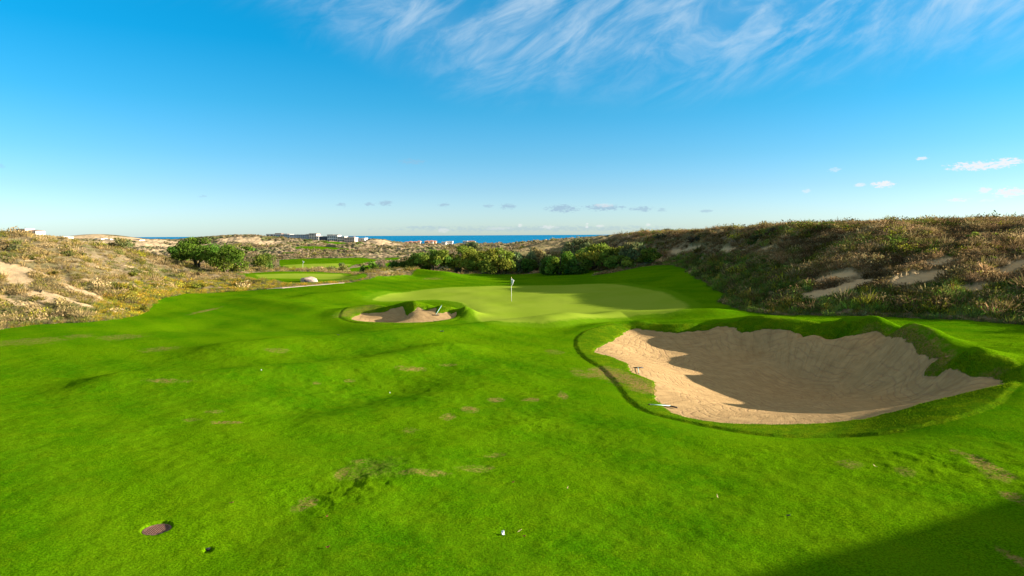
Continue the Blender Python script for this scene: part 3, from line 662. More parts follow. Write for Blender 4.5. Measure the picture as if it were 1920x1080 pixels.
# blades of the mown fairway, close by
n = 360000
a = R(-40)+rng.random(n)*R(80); r = 10.5*(46/10.5)**(rng.random(n)**1.15); x = np.sin(a)*r; y = np.cos(a)*r
PX, PY = project(x, y, H(x, y))
k = (G(TURF, x, y) > .1) & (G(COLLAR, x, y) < -.02) & (G(GREEN, x, y) < -.6) & (PY < 1120) & (PX > -40) & (PX < 1960) & (np.hypot(x-drain[0], y-drain[1]) > .36)
x, y, r = x[k], y[k], r[k]; n = len(x)
pr = [tuft_proto(4, .055, .060, .0125, 1.2, 70+s) for s in range(6)]
nz = fbm(x*.9, y*.9, 3)+.9*fbm(x*4, y*4, 3); dr = G(DRY, x, y)
f = np.clip(.5+nz*.8, 0, 1)[:, None]; cols = np.array((.040,.138,.0009))*(1-f)+np.array((.155,.290,.002))*f
cols = np.where((rng.random(n) < dr*.6)[:, None], np.array((.27,.15,.05)), cols)
sc = (.7+.7*rng.random(n))*np.clip(r/16, .8, 2.2); cols = cols*np.clip(1.05+.6*rng.standard_normal((n, 1)), .15, 2.6)
scatter('fairway_turf', pr, x, y, rng.integers(0, 6, n), sc, cols, hsc=.8+.5*rng.random(n)+.3*(r/30), sink=.006, jv=.3)
print('turf', n)
# ------------------------------------------------------------------ trees and shrubs
def crown_np(W, D, Ht, z0, nleaf, leaf, col, seed, blobs=16, up=.0, jitter=.16, low=.12):
    """leaves on many uneven clumps spread through the crown's volume"""
    g = np.random.default_rng(seed); VV = []; CC = []
    nb = blobs
    for b in range(nb):
        a = g.random()*2*np.pi; q = g.random()**.55; hz = low+(1-low)*g.random()
        lim = math.sqrt(max(0.02, 1-(max(0, hz-.35)/.72)**2))
        rb = (.20+.16*g.random())
        cx, cy = math.cos(a)*q*lim*(1-rb*.8), math.sin(a)*q*lim*(1-rb*.8)
        k = int(nleaf/nb*(.7+.6*g.random()))
        d = g.normal(size=(k, 3)); d /= np.linalg.norm(d, axis=1)[:, None]
        rr = (1+g.normal(0, jitter, k))[:, None]*(.72+.28*g.random((k, 1)))
        c = np.array([cx*W/2, cy*D/2, z0+hz*(Ht-z0)*(1-rb*.6)])+d*rr*rb*np.array([W/2, D/2, (Ht-z0)*.62])
        c[:, 2] = np.maximum(c[:, 2], .1)
        u = g.normal(size=(k, 3)); u[:, 2] += up*3; u /= np.linalg.norm(u, axis=1)[:, None]
        v = np.cross(u, g.normal(size=(k, 3))); v /= np.linalg.norm(v, axis=1)[:, None]
        s = leaf*(.6+.8*g.random(k))[:, None]*.5; el = 1.0+up*1.2
        VV.append(np.stack([c-u*s*el, c-v*s*.6, c+u*s*el, c+v*s*.6], 1).reshape(-1, 3))
        bc = np.array(col)*(1+.18*g.standard_normal())*np.array([1+.14*g.standard_normal(), 1, 1])
        CC.append(np.repeat(np.clip(bc*(1+.25*g.standard_normal((k, 1))), .003, .7), 4, axis=0))
    return np.concatenate(VV), np.concatenate(CC)
def trunk_mb(Ht, W, seed, rad=.16, n=5, fork=.25):
    g = random.Random(seed); m = MB()
    for i in range(n):
        a = 2*math.pi*i/n+g.uniform(-.5, .5); l = g.uniform(.35, .62)
        p0 = Vector((g.uniform(-.1, .1), g.uniform(-.1, .1), -.25)); p1 = Vector((math.cos(a)*W*.07, math.sin(a)*W*.07, Ht*fork*g.uniform(.7, 1.2)))
        p3 = Vector((math.cos(a)*W*.5*l, math.sin(a)*W*.5*l, Ht*g.uniform(.62, .82))); p2 = p1.lerp(p3, .5)+Vector((g.uniform(-.3, .3), g.uniform(-.3, .3), .1))
        m.tube([p0, p1, p2, p3], [rad, rad*.75, rad*.45, rad*.15], 6)
        for j in range(2):
            q = p2.lerp(p3, g.random()*.6); m.tube([q, q+Vector((g.uniform(-1, 1), g.uniform(-1, 1), g.uniform(.3, 1)))*Ht*.15], [rad*.25, rad*.06], 5)
    return m
def ground_at(px, Y, py=500):
    p = at_Y(px, py, Y); return np.array([p[0], Y, float(H(p[0], Y))])
def tree(name, px, Y, top, halfw, col, label, cat='tree', group=None, seed=1, leaf=.26, nleaf=1700, z0f=.10, up=0, blobs=18, trunk=True, rad=.16):
    b = ground_at(px, Y); tp = at_Y(px, top, Y)[2]; Ht = max(.5, tp-b[2])*1.06; W = 2.5*halfw*Y/F; nleaf = int(nleaf*1.5); leaf *= 1.12; col = tuple(c*(1.45 if px < 600 else 1.75) for c in col)
    root = empty(name, b, 0); tag(root, label, cat, group)
    V_, C_ = crown_np(W, W*.9, Ht, Ht*z0f, nleaf, leaf, col, seed, blobs, up)
    mesh_np('crown', V_, np.arange(len(V_)).reshape(-1, 4), M_leaf, root, tint=C_)
    if trunk: trunk_mb(Ht, W, seed, rad).build('trunk', M_bark, root, smooth=True)
    return root
LG = (.150,.175,.024); MG = (.105,.145,.020); DG = (.060,.100,.016); YG = (.165,.18,.035); TN = (.20,.185,.075); GG = (.11,.115,.045); BG = (.11,.175,.02)
GRP = 'trees lining the back of the putting green'
for i, a in enumerate([
 (752,120,489,24,DG,'dark low tree at the left end of the row behind the green',.06),
 (783,119,475,27,MG,'round mid green tree, second from the left end of the row behind the green',.08),
 (815,116,468,31,MG,'tree with a visible forked dark trunk behind the grassy mound',.30),
 (858,119,463,37,LG,'broadest light green tree of the row, below the white houses',.10),
 (898,122,473,27,LG,'olive green tree just right of the broadest light green one',.10),
 (934,117,466,31,LG,'pale speckled tree above the flagstick, left of it',.05),
 (968,119,474,22,GG,'grey green tree directly behind the flagstick',.05),
 (989,118,485,17,DG,'small dark rounded tree right of the flagstick',.02),
 (1006,122,466,26,TN,'tan yellow feathery tree in the row behind the green',.05),
 (1032,112,480,17,DG,'dark shaded tree left of the bright green one',.0),
 (1050,110,471,26,BG,'bright fresh green tree at the foot of the right dune',.04),
 (1080,108,486,21,DG,'very dark low tree in front of the tall green one',.0),
 (1115,112,459,35,LG,'tallest green tree at the foot of the right dune',.08),
 (1090,118,448,30,GG,'grey green tree on the crest behind the tallest one',.05),
 (1152,109,464,24,LG,'yellowish green tree right of the tallest one',.05),
 (1188,105,455,27,GG,'pale stalky grey green tree near the right end of the row',.02),
 (1220,102,466,20,MG,'last green tree at the right end of the row on the slope',.02),
 (1165,103,480,26,MG,'low wide deep green tree spreading down the slope',.0),
 (1070,124,452,18,GG,'small grey green treetop behind the bright green tree',.0)]):
    tree('tree', a[0], a[1], a[2], a[3], a[4], a[5], 'tree', GRP, seed=100+i, z0f=a[6], up=.5 if a[4] in (TN, GG) else .2, nleaf=int(1100+a[3]*50), leaf=.30 if a[3] > 20 else .25, blobs=14+a[3]//3)
# tree on the crest in front of the white houses
tree('tree', 883, 150, 452, 22, GG, 'grey brown twiggy tree rising in front of the white houses', 'tree', None, seed=141, z0f=.2, up=.6, leaf=.30, nleaf=1500)
# left dune
tree('tree', 338, 112, 458, 20, (.06,.10,.013), 'dark left lobe of the big tree clump on the left dune', 'tree', 'big trees on the left dune', seed=150, leaf=.27, nleaf=2600)
tree('tree', 370, 106, 447, 35, (.075,.125,.014), 'tallest bright green spreading tree on the left dune with bare lower limbs', 'tree', 'big trees on the left dune', seed=151, z0f=.22, leaf=.25, nleaf=4200, blobs=30, rad=.22)
tree('tree', 424, 103, 460, 35, (.085,.125,.014), 'rounded bright green tree touching the ground, right of the tallest one', 'tree', 'big trees on the left dune', seed=152, z0f=.0, leaf=.24, nleaf=4200, blobs=30)
tree('tree', 493, 130, 477, 28, MG, 'dark green dome shaped bush beside the far fairway', 'bush', None, seed=153, z0f=0, leaf=.26, nleaf=2400, trunk=True, rad=.1)
tree('tree', 229, 101, 446, 19, (.15,.15,.05), 'thin sparse olive tree standing alone on the left dune crest', 'tree', None, seed=154, z0f=.2, up=.6, leaf=.17, nleaf=650, rad=.08)
# mid and far shrubs: px, Y, top, halfw, colour, label
for i, a in enumerate([
 (633,122,494,22,(.16,.15,.045),'straw olive bush on the tee mound edge, below the far flag'),
 (683,150,495,10,DG,'small dark bush beside the shaded valley turf'),
 (699,152,491,9,BG,'small yellow green bush beside the shaded valley turf'),
 (713,158,485,11,(.15,.12,.08),'round grey brown bush right of the yellow green one'),
 (738,150,487,9,DG,'dark bush left of the tree row, near the far fairway'),
 (465,395,462,17,MG,'green thicket far off between the trees and the hotel'),
 (447,380,466,10,GG,'pale bush left of the far green thicket'),
 (535,345,473,13,MG,'leftmost dark bush below the far upper fairway'),
 (556,345,472,14,DG,'darkest bush below the far upper fairway'),
 (580,348,474,12,MG,'green bush just right of the darkest far bush'),
 (608,360,475,9,DG,'small far bush below the middle of the upper fairway'),
 (641,350,474,11,MG,'far bush below the right half of the upper fairway'),
 (658,352,474,9,GG,'pale far bush below the right end of the upper fairway'),
 (520,620,451,9,DG,'dark shrub below the left wing of the hotel'),
 (575,600,450,10,DG,'dark shrub below the hotel tower'),
 (673,560,455,10,MG,'green shrub at the foot of the far sandy hump'),
 (606,590,454,9,MG,'green shrub beside the hotel lawn'),
 (730,440,464,9,GG,'olive shrub on the far dune right of the hump'),
 (760,420,467,10,GG,'olive shrub on the far dune above the tree row'),
 (700,380,474,9,(.17,.13,.08),'grey brown shrub far off right of the upper fairway'),
 (725,360,477,9,(.17,.13,.08),'grey brown shrub far off above the small far fairway')]):
    tree('shrub', a[0], a[1], a[2], a[3], a[4], a[5], 'bush', 'bushes between the fairways', seed=200+i, z0f=0, leaf=max(.2, a[1]*.0022), nleaf=600, trunk=False, blobs=12)
# distinct shrubs on the dunes: px, py of foot, half width px, height px, colour, spiky, label
def shrub(px, py, hw, hp, col, spiky, label, seed):
    b = hit(px, py, 30, 260); d = b[1]; W = 2*hw*d/F; Ht = hp*d/F
    if spiky:
        P = tuft_proto(240 if spiky > 1 else 110, W*.5, Ht, .035*d/60, 1.1, seed); V_ = P.reshape(-1, 3)
        C_ = np.repeat(np.clip(np.array(col)*(1+.25*np.random.default_rng(seed).standard_normal((len(P), 1))), .01, .7), 4, axis=0)
    else:
        V_, C_ = crown_np(W, W, Ht, 0, 420, .0022*d, col, seed, 10, .3)
    o = mesh_np('shrub', V_, np.arange(len(V_)).reshape(-1, 4), M_leaf, tint=C_); o.location = b
    tag(o, label, 'bush', 'shrubs on the dunes')
for i, a in enumerate([
 (1830,447,21,12,(.26,.27,.04),0,'wide yellow green shrub high on the right dune'),
 (1868,446,14,9,(.27,.27,.04),0,'yellow green shrub just right of the widest high one'),
 (1735,440,12,8,(.24,.25,.04),0,'small yellow green shrub near the crest, centre of right dune'),
 (1660,450,12,9,(.22,.23,.04),0,'yellow green shrub below the sandy notch of the right crest'),
 (1757,439,10,7,(.22,.22,.05),0,'yellow shrub beside the small one near the crest'),
 (1862,498,34,24,(.30,.22,.12),2,'large spiky straw coloured bush low on the right dune'),
 (1860,492,11,12,(.24,.26,.03),0,'bright green heart inside the large spiky straw bush'),
 (1823,527,25,22,(.26,.17,.09),2,'rusty tan spiky bush below the large straw one'),
 (1489,497,9,24,(.26,.25,.08),1,'tall thin pale green reedy plant in the right dune hollow'),
 (1662,414,14,8,(.16,.16,.06),1,'dark tuft breaking the right dune skyline'),
 (1731,411,15,12,(.14,.14,.06),1,'sparse airy bush standing up on the right skyline'),
 (1831,412,12,9,(.20,.21,.04),0,'olive dome on the right skyline left of the corner'),
 (1898,408,13,8,(.22,.22,.05),0,'olive dome on the skyline at the right edge'),
 (1336,424,6,9,(.16,.17,.08),1,'tiny airy bush on the skyline left of the crest'),
 (1380,456,24,13,(.27,.21,.14),1,'pale blond bush on the middle right slope'),
 (1180,448,18,10,(.27,.21,.13),1,'pale blond bush behind the end of the tree row'),
 (1221,483,8,17,(.26,.19,.13),1,'tall pinkish dry stalks at the sandy notch of the slope'),
 (1300,455,20,13,(.09,.08,.05),0,'dark brown rounded bush on the upper middle slope'),
 (1240,448,16,11,(.11,.10,.05),0,'brown rounded bush above the row end'),
 (1450,440,24,13,(.12,.09,.055),0,'wide dark brown bush below the middle skyline'),
 (1420,452,18,12,(.08,.085,.035),0,'dark olive bush left of the wide brown bush'),
 (1560,430,25,10,(.21,.18,.06),0,'flat olive gold bush near the skyline'),
 (1790,510,12,14,(.20,.24,.12),1,'silvery green plant beside a sand patch on right dune'),
 (1645,465,26,14,(.24,.19,.13),1,'greyish feathery bush centre of the right dune'),
 (1905,480,15,12,(.22,.23,.05),1,'yellowish tuft near the right edge of the dune'),
 (57,487,11,10,(.16,.15,.035),0,'olive bush above the small sand lens on the left dune'),
 (127,480,13,10,(.17,.16,.045),0,'olive bush on the middle of the left dune'),
 (153,480,11,9,(.14,.14,.04),0,'dark olive bush beside the middle left dune bush'),
 (102,518,13,11,(.24,.18,.04),0,'golden bush beside the long sand streak'),
 (246,519,11,9,(.22,.20,.03),0,'yellow bush at the end of the upper sand streak'),
 (236,547,20,15,(.27,.23,.03),0,'large golden yellow bush near the turf corner'),
 (24,470,14,12,(.17,.16,.06),0,'grey olive bush at the left edge of the left dune'),
 (270,585,12,14,(.26,.24,.035),0,'golden bush at the turf corner'),
 (120,503,40,11,(.20,.155,.115),1,'wide mauve grey shrub bank above the long sand streak'),
 (60,545,34,16,(.19,.17,.09),1,'broad grey green shrub between two sand streaks'),
 (375,540,18,8,(.25,.24,.03),0,'yellow green bush at the turf edge under the big trees'),
 (455,536,22,8,(.32,.21,.04),0,'orange gold bush bank at the turf edge'),
 (345,510,14,9,(.20,.17,.10),1,'tan tussock in front of the tallest left tree'),
 (372,516,7,5,(.16,.12,.05),0,'small brown ball shaped bush below the big trees')]):
    shrub(*a, seed=400+i)

# ------------------------------------------------------------------ buildings on the coast
M_win = simple('window_glass', (.05, .07, .09), .2, .6, .1)
def wallmat(name, c): return simple(name, c, .85, .2, .10, .3)
WHT = wallmat('white_render', (.80,.74,.66)); CRM = wallmat('cream_render', (.72,.58,.45)); BLG = wallmat('blue_grey_render', (.52,.56,.58)); DRK = wallmat('dark_grey_stone', (.10,.095,.12)); TER = wallmat('terracotta_render', (.58,.30,.17)); PNK = wallmat('pink_render', (.62,.42,.33))
M_roofd = simple('dark_roof', (.16,.11,.09), .8, .2, .2); M_rooft = simple('clay_roof', (.46,.20,.11), .8, .2, .2); M_roofw = simple('pale_roof', (.60,.56,.50), .8, .2, .1)
def building(px0, px1, top, base, Y, wall, label, floors=2, cols=6, roof='flat', roofm=None, depth=14, name='building', win=True, arches=False, cat='building', pav=None, group='hotel blocks on the coast'):
    a = at_Y(px0, base, Y); b = at_Y(px1, base, Y); W = b[0]-a[0]; h = (base-top)*Y/F; zb = a[2]
    root = empty(name, ((a[0]+b[0])/2, Y, zb-.0)); tag(root, label, cat, group)
    m = MB(); gz = -12; m.box(-W/2, W/2, 0, depth, gz, h); m.build('wall', wall, root)
    m = MB()
    if roof == 'flat': m.box(-W/2-.3, W/2+.3, -.3, depth+.3, h+.003, h+.5)
    else:
        e = .6; rh = min(h*.35, 2.6)
        m.add([(-W/2-e,-e,h),(W/2+e,-e,h),(W/2+e,depth+e,h),(-W/2-e,depth+e,h),(-W/2*.45,depth/2,h+rh),(W/2*.45,depth/2,h+rh)], [(0,1,5,4),(2,3,4,5),(1,2,5),(3,0,4),(3,2,1,0)])
    rf = m.build('roof', roofm or M_roofw, root)
    if pav:
        for (f0, f1, ph) in pav:
            m = MB(); m.box(-W/2+W*f0, -W/2+W*f1, 3, depth-3, h+.5, h+.5+ph*Y/F); m.build('penthouse', M_roofd, rf)
    if win:
        fh = h/floors
        for i in range(floors):
            for k in range(cols):
                cx = -W/2+W*(k+.5)/cols; ww = W/cols*.30; z0 = i*fh+fh*.25; z1 = i*fh+fh*.78
                m = MB()
                if arches:
                    n_ = 7; pts = [(cx-ww, z0), (cx+ww, z0)]+[(cx+ww*math.cos(math.pi*j/n_), z1-ww*.3+ww*.6*math.sin(math.pi*j/n_)) for j in range(n_+1)]
                    m.add([(p[0], -.08, p[1]) for p in pts]+[(p[0], .3, p[1]) for p in pts], [tuple(range(len(pts)))])
                else: m.box(cx-ww, cx+ww, -.08, .3, z0, z1)
                m.build('window', M_win, root)
    return root
HY = 690
building(499, 513, 439.6, 443.5, HY+30, WHT, 'low white block at the left end of the coastal hotel', 1, 2)
building(513, 543, 440.2, 446.5, HY+22, BLG, 'long blue grey hotel wing with a dark roof pavilion', 2, 7, pav=[(.02, .42, 2.0), (.55,.8,.9)], roofm=M_roofw)
building(543.3, 579.6, 440.6, 448, HY+10, BLG, 'longest hotel wing with two rows of dark windows', 2, 9, roofm=M_roofw, pav=[(.78,.95,.7)])
building(580, 593.5, 438.6, 450.5, HY, CRM, 'tallest sunlit hotel tower with three bands of windows', 3, 3, roofm=M_roofd)
building(598, 613.5, 443.8, 451.5, HY-20, DRK, 'dark grey stone block right of the hotel tower', 2, 4, roofm=M_roofw)
building(594, 597.7, 443.5, 451.5, HY-5, WHT, 'narrow white link beside the dark grey stone block', 2, 1)
building(614, 633, 442.2, 452.6, HY-25, WHT, 'white two storey block with a dark flat pavilion on top', 2, 5, pav=[(-.1,.5,1.4),(.6,1.0,1.2)])
building(633.3, 646, 444.2, 453.6, HY-35, CRM, 'cream hotel block with arched openings', 2, 4, arches=True)
building(646.3, 665, 446.2, 454.3, HY-40, PNK, 'pinkish hotel block with a small dark roof tower', 2, 4, pav=[(.2,.85,1.6)])
building(665.3, 684, 447.3, 454.5, HY-20, WHT, 'low blank white block at the right end of the hotel', 1, 2)
building(684.3, 697, 449.2, 455, HY-15, CRM, 'last low cream annex sinking behind the sandy hump', 1, 2)
for i, (x0, x1, tp_, bs_, w_, rm_, lb) in enumerate([
 (758,765,454.4,458,TER,M_rooft,'leftmost terracotta beach house, half hidden by scrub'),
 (765.5,772,453.6,458,PNK,M_rooft,'pink beach house right of the leftmost terracotta one'),
 (773.5,781,453.8,458,TER,M_rooft,'orange beach house in the middle of the seaside row'),
 (782,788,453.0,458,CRM,M_rooft,'cream beach house just right of the middle orange one'),
 (796,804,453.0,458.5,TER,M_rooft,'large terracotta house near the right end of the row'),
 (804.5,812,452.6,458.5,WHT,M_rooft,'white fronted house with clay roof at the row end'),
 (812.5,817,453.2,459,TER,M_rooft,'small brown house closing the seaside row'),
 (742,747,455.0,458,TER,M_rooft,'small lone brown house left of the seaside row')]):
    building(x0, x1, tp_, bs_, 640+i*3, w_, lb, 2, 3, 'hip', rm_, 9, 'house', cat='house', group='clay roofed houses by the sea')
building(828, 836, 454.6, 460, 600, WHT, 'white house with dark openings left of the twiggy tree', 2, 4, 'flat', M_roofw, 9, 'house', cat='house', group='white houses by the sea')
building(836.3, 848, 453.4, 459.5, 604, WHT, 'stepped white house touching the twiggy tree', 2, 5, 'flat', M_roofw, 9, 'house', cat='house', group='white houses by the sea', pav=None)
building(868, 876, 452.8, 459, 606, WHT, 'white house just right of the twiggy tree', 2, 3, 'flat', M_roofw, 9, 'house', cat='house', group='white houses by the sea')
building(876.3, 891, 453.0, 457.5, 600, WHT, 'long white villa with a clay roof over the sea', 1, 6, 'hip', M_rooft, 9, 'house', cat='house', group='white houses by the sea')
building(31, 47, 430.0, 436, 600, PNK, 'pale pink building on the far left hilltop', 2, 4, 'flat', M_roofw, 12, 'building', group='far left hilltop buildings')
building(47.5, 67, 433.0, 438.5, 590, CRM, 'long low cream building with brown roof on the left hilltop', 1, 5, 'hip', M_roofd, 12, 'building', group='far left hilltop buildings')
building(110, 119, 444.6, 449, 560, WHT, 'small white house under the sunlit far dune, leftmost', 1, 3, 'flat', M_roofw, 8, 'house', cat='house', group='small white houses under the far dune')
building(121, 126, 445.2, 450, 550, WHT, 'tiny white house beside the leftmost white one', 1, 2, 'flat', M_roofw, 8, 'house', cat='house', group='small white houses under the far dune')
building(178, 190, 448.4, 452, 545, WHT, 'long white shed under the middle of the far dune', 1, 4, 'flat', M_roofw, 8, 'house', cat='house', group='small white houses under the far dune')
building(197, 207, 449.0, 452.5, 540, WHT, 'white house left of the thin lone tree', 1, 3, 'flat', M_roofw, 8, 'house', cat='house', group='small white houses under the far dune')
building(250, 262, 449.6, 453, 560, WHT, 'white house with brown roof right of the thin lone tree', 1, 4, 'hip', M_roofd, 8, 'house', cat='house', group='small white houses under the far dune')

# sailing boat far out
b = at_z(686, 444.6, -6.0) if False else np.array([(686-960)/F*3600, 3600, -6.0])
M_sail = simple('sail_cloth', (.8,.8,.8), .7, .2, .03); M_hull = simple('hull_paint', (.7,.7,.7), .4, .4, .03)
root = empty('sailing_boat', b); tag(root, 'tiny white sailing boat on the sea above the hotel', 'boat')
m = MB(); m.add([(-5,-1.4,1),(4,-1.4,1),(6.5,0,1.3),(4,1.4,1),(-5,1.4,1),(-4.5,-.8,-.5),(4,-.6,-.5),(4,.6,-.5),(-4.5,.8,-.5)], [(0,1,2,3,4),(0,5,6,1),(1,6,2),(2,7,3),(3,7,8,4),(4,8,5,0),(5,8,7,6),(2,6,7)]); m.build('hull', M_hull, root)
m = MB(); m.add([(.4,0,2),(-4.4,.5,2),(.4,0,15),(.4,.12,2),(-4.4,.62,2),(.4,.12,15)], [(0,1,2),(3,5,4)]); m.build('sail', M_sail, root)
m = MB(); m.tube([(.5,0,1),(.5,0,15.6)], .12, 6); m.build('mast', M_hull, root)

# ------------------------------------------------------------------ flagsticks
M_pole = simple('pole_paint', (.78,.76,.66), .4, .4, .03); M_flag = leaf_mat('flag_cloth', False, (.82,.80,.80), .3); M_brass = simple('brass', (.45,.30,.10), .35, .5, .1, metal=.6)
def flagstick(p, label, Ht=2.35, thick=1.0):
    root = empty('flagstick', p); tag(root, label, 'golf flag', 'flags on the putting greens')
    m = MB(); m.tube([(0,0,-.1),(0,0,.8),(0,0,Ht)], [.017*thick,.016*thick,.012*thick], 10); m.build('pole', M_pole, root, smooth=True)
    m = MB(); m.tube([(0,0,Ht),(0,0,Ht+.03),(0,0,Ht+.09),(0,0,Ht+.11)], [.01*thick,.03*thick,.03*thick,.004], 10); m.build('finial', M_brass, root, smooth=True)
    # cloth hanging limp: pleated sheet
    V_ = []; Fs = []; nu, nv = 13, 9
    for j in range(nv):
        v = j/(nv-1)
        for i in range(nu):
            u = i/(nu-1); hang = u**.8
            x = .02+.26*thick*math.sin(u*math.pi*.62)*(1-.45*v*u)-.10*v*u*thick; y = .035*math.sin(u*9+v*1.5)*(.4+u)
            z = Ht-.03-.46*v-.26*hang
            V_.append((x, y, z))
    for j in range(nv-1):
        for i in range(nu-1): Fs.append((j*nu+i, j*nu+i+1, (j+1)*nu+i+1, (j+1)*nu+i))
    m = MB(); m.add(V_, Fs); f = m.build('flag', M_flag, root, smooth=True); s_ = f.modifiers.new('thickness', 'SOLIDIFY'); s_.thickness = .004
    return root
flagstick(hit(959, 565), 'white golf flag hanging on its pole on the near putting green', 2.35)
flagstick(hit(568, 503.5, 150), 'small distant golf flag on the far green beyond the tee', 2.3, 1.6)

# ------------------------------------------------------------------ boulder
import bmesh
def rock(name, c, sx, sy, sz, m, seed, sub_=4):
    me = bpy.data.meshes.new(name); bm = bmesh.new(); bmesh.ops.create_icosphere(bm, subdivisions=sub_, radius=1)
    from mathutils import noise as mn
    for v in bm.verts:
        d = v.co.copy(); k = 1+.22*mn.noise(d*1.3+Vector((seed, 0, 0)))+.07*mn.noise(d*4)+.025*mn.noise(d*11)
        v.co = Vector((d.x*sx*k, d.y*sy*k, d.z*sz*k))
    bm.to_mesh(me); bm.free(); me.materials.append(m)
    for p in me.polygons: p.use_smooth = True
    o = bpy.data.objects.new(name, me); COL.objects.link(o); o.location = [float(q) for q in c]; return o
M_rock = simple('pale_boulder', (.42,.30,.24), .85, .2, .25, 2.5, bump=.03); M_paint = simple('dark_lettering', (.05,.05,.08), .7, .2, .1)
bp_ = hit(578, 528.5, 60, 130)
bw_ = 17*bp_[1]/F
bo = rock('boulder', bp_+np.array([0, .3, bw_*.12]), bw_, bw_*.6, bw_*.42, M_rock, 3)
tag(bo, 'large pale pink boulder with dark worn lettering on the grass beside the path', 'rock')
m = MB()
for (x0, z0, x1, z1) in [(-.30,.18,-.12,-.12),(-.14,.2,-.10,-.1),(-.34,.02,-.2,.0),(.0,.2,.03,-.14),(.03,.02,.16,.0),(.16,.18,.18,-.12)]:
    m.tube([(x0*bw_, -.62*bw_, z0*bw_), ((x0+x1)/2*bw_, -.635*bw_, (z0+z1)/2*bw_), (x1*bw_, -.62*bw_, z1*bw_)], .035*bw_, 6)
m.build('lettering', M_paint, bo)

# cart path strip
M_path = simple('pale_concrete', (.46,.33,.27), .9, .2, .08, 1.0)
pp = [hit(p[0], p[1], 60, 130) for p in [(500,542.2),(530,540.5),(560,537.8),(590,535.3),(620,532.8),(646,530.6)]]
pp = np.array(pp); PV = []; 
for i in range(len(pp)):
    tdir = pp[min(i+1, len(pp)-1)]-pp[max(i-1, 0)]; nrm = np.array([-tdir[1], tdir[0]]); nrm /= np.linalg.norm(nrm)
    for s_ in (0, 1.1):
        q = pp[i, :2]+nrm*s_; PV.append((q[0], q[1], float(H(*q))+.04))
    for s_ in (1.1, 0):
        q = pp[i, :2]+nrm*s_; PV.append((q[0], q[1], float(H(*q))-.25))
PF = []
for i in range(len(pp)-1):
    for k in range(4): PF.append((i*4+k, i*4+(k+1) % 4, i*4+4+(k+1) % 4, i*4+4+k))
m = MB(); m.add(PV, [f[::-1] for f in PF]); tag(m.build('path', M_path), kind='structure')

# ------------------------------------------------------------------ bunker rakes
M_teal = simple('pale_teal_paint', (.42,.62,.55), .4, .4, .05); M_blk = simple('black_plastic', (.015,.015,.017), .5, .4, .1); M_wood = simple('grey_wood', (.42,.36,.28), .8, .2, .2)
def rake(head, tail, label, headlen=.6, hm=None, zoff=.05, parent=None, tailup=.03, yaw=None):
    h3 = Vector(head); t3 = Vector(tail); h3.z += zoff; t3.z += tailup
    root = empty('bunker_rake', h3); tag(root, label, 'rake', 'bunker rakes')
    d = (t3-h3); L = d.length; u = d.normalized(); w = u.cross(Vector((0, 0, 1))).normalized()
    if yaw is not None: w = Vector((math.cos(yaw), math.sin(yaw), 0))
    m = MB(); m.tube([(0,0,.02), d*.5+Vector((0, 0, .01)), d*.92], .016, 8); m.build('handle', hm or M_teal, root, smooth=True)
    m = MB(); m.tube([d*.90, d], .021, 8); m.build('grip', M_blk, root, smooth=True)
    m = MB(); a = -w*headlen/2; b_ = w*headlen/2; m.tube([a, w*0+Vector((0,0,.006)), b_], .030, 8)
    for i in range(13):
        q = a.lerp(b_, (i+.5)/13); m.tube([q, q+Vector((0, 0, -.055))], [.010, .004], 5)
    m.build('head', M_blk, root, smooth=True)
    return root
def onz(px, py, ymin=18): return hit(px, py, ymin, 80)
rake(onz(1196, 691), onz(1198, 702), 'rake lying flat near the left shoulder of the big bunker, pointing at the viewer', .52, yaw=-.05)
rake(onz(1257, 764), onz(1216, 759.5), 'rake with pale teal handle resting across the grass rim of the big bunker', .62, yaw=-.75)
rake(onz(817, 592), onz(829, 577), 'rake standing against the dark grass lip of the small bunker', .62, yaw=.1, tailup=.25)

# ------------------------------------------------------------------ drain cover in its pit
M_iron = simple('rusty_iron', (.15,.075,.050), .7, .4, .35, 20); M_void = simple('drain_dark', (.004,.004,.004), .9, .0, 0)
zc = gz_-.050
root = empty('drain_cover', (drain[0], drain[1], zc)); root.rotation_euler = (math.atan(gy_), -math.atan(gx_), 0); tag(root, 'round rusty iron drain grate sunk in the near fairway', 'drain cover')
rD = .30
m = MB(); n_ = 40; V_ = []; Fs = []
for k in range(n_):
    a = 2*math.pi*k/n_; c, s = math.cos(a), math.sin(a)
    V_ += [(rD*c, rD*s, .012), (rD*.86*c, rD*.86*s, .012), (rD*.86*c, rD*.86*s, -.03), (rD*c, rD*s, -.03)]
for k in range(n_):
    k2 = (k+1) % n_
    for j in range(4): Fs.append((k*4+j, k2*4+j, k2*4+(j+1) % 4, k*4+(j+1) % 4))
m.add(V_, [f[::-1] for f in Fs]); m.build('rim', M_iron, root)
m = MB()
for k in range(-4, 5):
    x = k*.056; L = math.sqrt(max(0, (rD*.86)**2-x*x)); m.box(x-.011, x+.011, -L, L, -.012, .006); m.box(-L, L, x-.009, x+.009, -.016, .002)
m.build('grate', M_iron, root)
m = MB(); m.tube([(0,0,-.06), (0,0,-.035)], rD*.97, 32); m.build('dark_disc', M_void, root)  # near-black disc, painted darkness for the unlit depth under the grate

